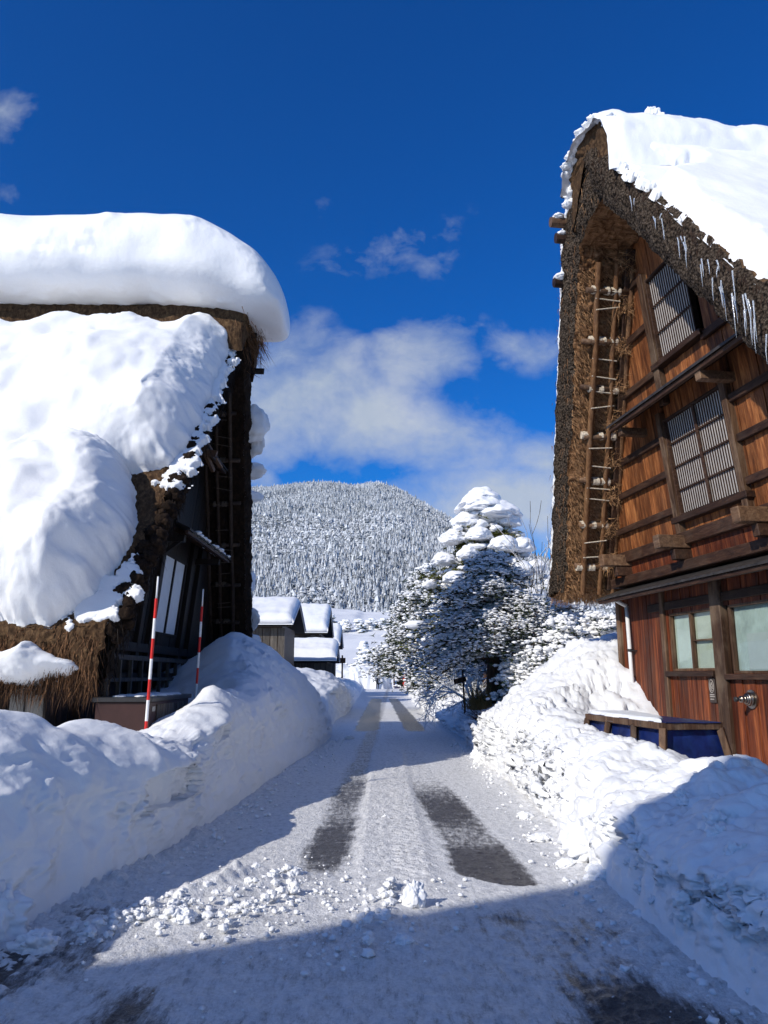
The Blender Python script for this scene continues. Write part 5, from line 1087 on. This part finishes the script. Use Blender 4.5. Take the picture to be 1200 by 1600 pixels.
# green tufts between the pillows
n = 2600; az_ = RNG.uniform(0, 6.28, n); f = RNG.uniform(.3, .93, n); rr = 2.45*(1-f)**.6*RNG.uniform(.85, 1.12, n); P = np.stack([tx+rr*np.cos(az_), ty+rr*np.sin(az_), .9+7.5*f-.12], 1)
P = P[fbm(P*1.1, 2) > -.05]; n = len(P); P = np.repeat(P, 9, 0); D = RNG.normal(0, 1, P.shape)*np.array([.8, .8, .8]); D = D/np.linalg.norm(D, axis=1, keepdims=True)*RNG.uniform(.12, .34, (len(P), 1)); V, F = strands(P, D, np.full(len(P), .022)); mesh('green_tufts', V, F, CEDAR, tall)
spray_tree('pine_tree', (2.15, 37, .8), 6.0, 3.1, 'broad dark pine with snow streaked drooping branches beside the far road', 130, PINE, trunk_r=.16, z_lo=.2, nblob=120, blob=(.03, .12), ntuft=70, tuft=.2, pw=.6, droop=.4, seed=8, flat=.5)
spray_tree('pine_tree', (3.6, 33, .8), 4.6, 2.6, 'low snowy pine between the tall cedar and the dark pine', 90, PINE, trunk_r=.14, z_lo=.1, nblob=110, blob=(.03, .12), ntuft=70, tuft=.18, pw=.6, droop=.4, seed=13, flat=.5)
# big shaded tree in front: brown trunk, wide sprays under snow
spray_tree('frosted_tree', (2.88, 20.6, .6), 4.15, 2.25, 'wide snow laden tree with a thick brown trunk in blue shade behind the right bank', 120, PINE, trunk_r=.24, z_lo=.34, nblob=190, blob=(.018, .07), ntuft=60, tuft=.11, pw=.55, droop=.32, seed=21, flat=.38)
bare_tree('frosted_shrub', (2.75, 23.5, .7), 'twiggy frosted shrub in the blue shade in front of the dark pine', [(-.5, .1, 1), (.1, -.3, 1), (.5, .2, .9), (-.9, -.2, .7), (.9, 0, .6), (-.2, .4, 1)], 'shrub', depth=4, ln=1.15, r=.03, spread=.7, droop=.05, kids=(3, 4), snow=1.25, shrink=.66)
bare_tree('frosted_shrub', (3.0, 30, .8), 'pale frosted shrub at the roadside left of the dark pine', [(-.6, .1, 1), (.1, -.3, 1), (.6, .2, .9), (-1, -.2, .7), (0, .3, 1)], 'shrub', depth=4, ln=1.0, r=.03, spread=.75, droop=.05, kids=(3, 4), snow=1.4, shrink=.66)
# bare upright saplings right of the cedar
random.seed(21)
for k, (x_, y_, h_, lb_) in enumerate(((4.6, 23.5, 5.0, 'slim bare sapling with upright twigs nearest the right house wing'), (4.15, 23.0, 4.6, 'bare sapling with upright twigs in front of the cedar snow pillows'), (3.5, 23.0, 3.4, 'short leaning bare sapling left of the other two saplings'))):
    o = empty('sapling', (x_, y_, 1.0), lb_, 'sapling', 'bare saplings behind the right bank'); out = []
    for j in range(5): grow((x_+random.uniform(-.2, .2), y_+random.uniform(-.2, .2), 1.0), (random.uniform(-.3, .3), random.uniform(-.2, .2), 1), h_*random.uniform(.7, 1.05)*.62, .03, 2, out, .32, -.05, (4, 5), .62)
    P = np.array([s_[0] for s_ in out]); Q = np.array([s_[1] for s_ in out]); R_ = np.array([max(s_[2], .010) for s_ in out]); w_, s_ = twig_shape(P, Q, R_, .55)
    mesh('branches', *w_, TWIG, o, attrs={'rnd': ('FACE', np.full(len(w_[1]), .5))}); mesh('branch_snow', *s_, SNOWT, o, smooth=True)
# snow loaded bushes seen under the thatched wing
random.seed(33)
for k, (x_, y_, z_, h_, r_, lb_) in enumerate(((4.1, 18.2, 1.5, 1.7, 1.0, 'snow loaded bush on the bank just left of the thatched wing'), (5.3, 19, 1.6, 1.7, 1.3, 'snow loaded bush under the thatched wing, at its middle'), (6.7, 19.5, 1.6, 1.6, 1.3, 'snow loaded bush against the corner of the right house'), (3.45, 19.6, 1.0, 1.3, .7, 'small snowy bush beside the thick brown trunk'), (5.2, 22.5, 1.3, 3.0, 1.5, 'taller snowy bush behind the ones under the wing'))):
    spray_tree('snowy_bush', (x_, y_, z_-.3), h_, r_, lb_, 46, PINE, trunk_r=.05, z_lo=.05, nblob=60, blob=(.025, .10), ntuft=40, tuft=.1, pw=.5, droop=.3, seed=40+k, flat=.6, group='snow loaded bushes behind the right bank', cat='bush')
# dry grass clump by the trunk
n = 500; P = np.array([2.45, 20.3, .75])+RNG.normal(0, 1, (n, 3))*np.array([.16, .16, .02]); V, F = strands(P, np.stack([RNG.normal(0, .18, n), RNG.normal(0, .18, n), RNG.uniform(.25, .8, n)], 1), RNG.uniform(.006, .012, n)); tag(mesh('dry_grass', V, F, DRY, base=(2.45, 20.3, .7)), 'clump of tan dry grass beside the thick brown trunk', 'dry grass')
n = 260; P = np.array([2.35, 17.6, .62])+RNG.normal(0, 1, (n, 3))*np.array([.12, .2, .02]); V, F = strands(P, np.stack([RNG.normal(-.15, .25, n), RNG.normal(0, .22, n), RNG.uniform(.05, .4, n)], 1), RNG.uniform(.004, .008, n)); tag(mesh('dry_grass', V, F, STRAWD, base=(2.35, 17.6, .6)), 'dark grass blades poking out of the shaded right bank', 'dry grass')
st = empty('stake', (2.25, 22.0, .5), 'thin dark stake in the snow left of the brown trunk', 'stake'); q = MB(); q.tube((2.25, 22, .5), (2.2, 22, 1.75), .03, .025, 8); q.build('shaft', WD_BARK, st); q = MB(); q.bar((1.95, 22, 1.42), (2.3, 22, 1.5), .02, .14); q.build('board', WD_BARK, st)

# ------------------------------------------------------------------ village down the road
def cottage(x0, x1, y0, y1, zb, ze, zr, label, lower=None, wallm=WD_GREY, over=.5):
    """ridge runs along x; roof with a thick snow blanket"""
    o = empty('cottage', ((x0+x1)/2, (y0+y1)/2, zb), label, 'house', 'snow covered cottages down the road'); ym = (y0+y1)/2
    q = MB(); q.box(x0+over, x1-over, y0+over, y1-over, zb, ze+.05); q.build('wall', WD_BEAM, o)
    q = MB(); a = x0+over
    while a < x1-over-.05: q.box(a+.02, a+.40, y0+over-.04, y0+over-.005, zb, ze-.1); a += .42
    q.build('wall_boards', wallm, o)
    q = MB(); q.box(x0+over+.6, x0+over+1.7, y0+over-.09, y0+over-.045, ze-1.1, ze-.35, .5); w_ = q.build('window', PAPER, o)
    def roof(t0, th, ov, mt, nm, amp, par):
        U, T_ = np.meshgrid(np.linspace(x0-ov, x1+ov, 70), np.linspace(-1, 1, 60), indexing='ij'); half = (y1-y0)/2+ov
        ex = np.minimum(np.clip((U-(x0-ov))/.35, 0, 1), np.clip((x1+ov-U)/.35, 0, 1)); ey = np.clip((1-np.abs(T_))*half/.4, 0, 1); k = np.sqrt(np.minimum(ex, 1))*np.sqrt(ey)
        zt = ze-ov*.5+(zr-ze+ov*.5)*(1-np.sqrt(T_**2+.004))+t0; top = np.stack([U, ym+T_*half, zt+th*(.12+.88*k)], -1); top[..., 2] += amp*fbm(top*.9, 3)*k; bot = np.stack([U, ym+T_*half, zt-.02], -1)
        V = np.concatenate([top.reshape(-1, 3), bot.reshape(-1, 3)]); n_ = 70*60; F = [gridfaces(70, 60), gridfaces(70, 60, flip=True)+n_]; i = np.arange(n_).reshape(70, 60)
        for e in (i[:, 0], i[:, -1], i[0], i[-1]): F.append(np.stack([e[:-1], e[1:], e[1:]+n_, e[:-1]+n_], 1))
        return mesh(nm, V, np.concatenate(F), mt, par, smooth=(mt is SNOW))
    roof(0, .15, .1, WD_DK, 'roof', 0, o); s_ = roof(.15, .5, .18, SNOW, 'roof_snow', .12, o)
    return o
cottage(-11.5, -5.2, 43, 50, .8, 4.3, 5.7, 'nearest cottage on the left with a white roof and grey board wall')
cottage(-11, -4.3, 57, 64, .8, 4.6, 6.6, 'middle cottage behind the nearest one with the wide white roof')
cottage(-8.2, -3.35, 52.5, 56.5, .8, 2.5, 3.6, 'low shed in front of the middle cottage, nearest the road')
cottage(-8.0, -3.9, 66, 72, .8, 4.0, 5.6, 'cottage at the far end of the left row')
sh = empty('roadside_shed', (.6, 95, .3), 'low dark roofed shed at the far end of the road behind the person', 'shed')
q = MB(); q.hexa([(-2.6, 96, 2.55), (3.1, 96, 1.9), (3.1, 99, 2.1), (-2.6, 99, 2.75), (-2.6, 96, 2.8), (3.1, 96, 2.35), (3.1, 99, 2.5), (-2.6, 99, 3.0)]); q.build('roof', WD_DK, sh)
q = MB(); q.box(1.6, 4.2, 97, 98.5, .3, 1.95); q.build('wall', WD_DK, sh); q = MB(); q.box(2.3, 2.6, 95.9, 96.2, .3, 2.1, .5); q.build('red_board', REDP, sh); q = MB(); q.box(1.8, 3.0, 95.8, 95.9, 2.05, 2.35, .5); q.build('yellow_board', DRY, sh)
q = MB(); q.hexa([(3.2, 93, 2.1), (6.6, 93, 1.5), (6.6, 97, 1.8), (3.2, 97, 2.3), (3.2, 93, 2.2), (6.6, 93, 1.62), (6.6, 97, 1.92), (3.2, 97, 2.42)]); q.build('side_roof', TARP, sh)
pile = snow_patch('snow_drift', [(-9.5, 92), (-1, 92.5), (1.2, 95), (1.0, 99), (-9.5, 103)], lambda U, V_, H: np.stack([U, V_, H+.0], -1), 2.7, 3.0, .15, ragged=.6, lump=.2, fine=.15, seed=2); tag(pile, kind='structure')
# far posts, lone figure
for x_, y_, lb_ in ((-3.2, 60, 'thin post in front of the low shed'), (1.2, 93, 'dark post standing beside the far shed roof')):
    o = empty('post', (x_, y_, .2), lb_, 'post'); q = MB(); q.tube((x_, y_, .2), (x_, y_, 3.1), .07, .06, 8); q.build('shaft', WD_BARK, o); q = MB(); q.box(x_-.25, x_+.25, y_-.06, y_-.02, 2.5, 2.9); q.build('board', WD_BARK, o)
# dark hedge tops on the white hillside
for k in range(9):
    x_ = -25+k*3.6+random.uniform(-.9, .9); y_ = 205+random.uniform(-6, 6); z_ = float(field_h(x_, y_)); lbs = ['farthest left', 'second from the left', 'third from the left', 'fourth from the left', 'middle', 'fourth from the right', 'third from the right', 'second from the right', 'farthest right']
    spray_tree('hillside_bush', (x_, y_, z_-.3), 3.2, 2.9, 'dark bush on the white hillside, '+lbs[k]+' of the row', 14, PINE, trunk_r=.06, z_lo=.05, nblob=6, blob=(.3, .7), ntuft=34, tuft=.6, pw=.5, seed=70+k, flat=.5, group='dark bushes on the white hillside', cat='bush')
for k, (x_, y_, h_, lb_) in enumerate(((-.9, 82, 5.2, 'slim frosted tree beyond the cottages, left of the pine'), (.6, 88, 4.6, 'second frosted tree beyond the cottages, close to the far shed'))):
    spray_tree('frosted_tree', (x_-1.6, y_+16, .5), h_, 1.5, lb_, 40, PINE, trunk_r=.1, nblob=14, blob=(.15, .4), ntuft=30, tuft=.3, seed=90+k, group='frosted trees at the end of the road')

def person(x, y, label):
    o = empty('person', (x, y, .02), label, 'person'); J = {'pel': (0, 0, .95), 'spi': (0, .0, 1.2), 'che': (0, 0, 1.38), 'nec': (0, 0, 1.5), 'hea': (0, -.01, 1.58), 'top': (0, -.01, 1.72), 'sl': (-.19, 0, 1.42), 'el': (-.26, .02, 1.15), 'hl': (-.24, -.08, .9), 'sr': (.19, 0, 1.42), 'er': (.27, .03, 1.15), 'hr': (.24, -.06, .9), 'kl': (-.1, -.06, .5), 'fl': (-.1, .02, .08), 'tl': (-.1, -.14, .04), 'kr': (.1, .04, .5), 'fr': (.1, .12, .1), 'tr': (.1, -.03, .04)}
    R_ = dict(pel=.15, spi=.14, che=.16, nec=.06, hea=.095, top=.07, sl=.08, el=.055, hl=.04, sr=.08, er=.055, hr=.04, kl=.075, fl=.05, tl=.035, kr=.075, fr=.05, tr=.035)
    E_ = [('pel', 'spi'), ('spi', 'che'), ('che', 'nec'), ('nec', 'hea'), ('hea', 'top'), ('che', 'sl'), ('sl', 'el'), ('el', 'hl'), ('che', 'sr'), ('sr', 'er'), ('er', 'hr'), ('pel', 'kl'), ('kl', 'fl'), ('fl', 'tl'), ('pel', 'kr'), ('kr', 'fr'), ('fr', 'tr')]
    ks = list(J); me = bpy.data.meshes.new('body'); me.from_pydata([J[k] for k in ks], [(ks.index(a), ks.index(b)) for a, b in E_], []); me.materials.append(CLOTH)
    b = bpy.data.objects.new('body', me); C.objects.link(b); b.parent = o; sk = b.modifiers.new('skin', 'SKIN')
    for i, k in enumerate(ks): me.skin_vertices[0].data[i].radius = (R_[k], R_[k]*.8)
    me.skin_vertices[0].data[0].use_root = True; b.modifiers.new('sub', 'SUBSURF').levels = 2; b.modifiers['sub'].render_levels = 2
    V, F = blobs(np.array([(x, y-.05, .02+1.655)]), np.array([(.085, .07, .1)]), 3, 1, .02); mesh('face', V, F, SKIN, o, smooth=True)
    V, F = blobs(np.array([(x, y+.02, .02+1.70)]), np.array([(.1, .11, .1)]), 3, 1, .08); mesh('hat', V, F, CLOTH, o, smooth=True)
    return o
person(-.75, 90, 'small distant person in dark clothes walking on the far end of the road')

# ------------------------------------------------------------------ neighbour house behind the camera; it throws the foreground shadow
HN = House((-6.9, -3.2, 0), 0, (3.0, 3.0), 2.6, 8.6, .0, .6, .5); HN.cut = ('h', 'h')
cN, sN = math.cos(math.radians(28)), math.sin(math.radians(28))
HN.n = np.array([cN, sN, 0]); HN.a = np.array([sN, -cN, 0])
hn = empty('thatched_house', (-6.9, -3.2, 0), 'neighbouring thatched house behind the viewpoint whose shadow crosses the foreground', 'house')
gable_back(HN, hn, 0, WD_DK, .5, L0=-12)
for sgn in (1, -1):
    slab_part(HN, 'thatch_slope', 'top', sgn, -14, TH_TOP, hn, .05, 60, 50); slab_part(HN, 'thatch_underside', 'under', sgn, -14, TH_SHADE, hn, .05, 30, 40); slab_part(HN, 'thatch_verge', 'verge', sgn, -14, REED, hn, .05); slab_part(HN, 'thatch_eave', 'eave', sgn, -14, TH_TOP, hn, .05, 60)
ridge_roll(HN, -14, TH_TOP, hn, .8, .3, .9)

# ------------------------------------------------------------------ the air between here and the mountain
q = MB(); q.box(-1500, 1500, -450, 3600, -60, 420, .5); hz = q.build('haze', mat('haze_air')[0]); hm = hz.data.materials[0].node_tree
for l_ in list(hm.links): hm.links.remove(l_)
pv = hm.nodes.new('ShaderNodeVolumePrincipled'); pv.inputs['Color'].default_value = (.55, .8, 1, 1); pv.inputs['Density'].default_value = .00005; pv.inputs['Anisotropy'].default_value = .2
hm.links.new(pv.outputs[0], hm.nodes['Material Output'].inputs['Volume']); tag(hz, 'pale air that softens the far mountain', 'haze', kind='stuff')
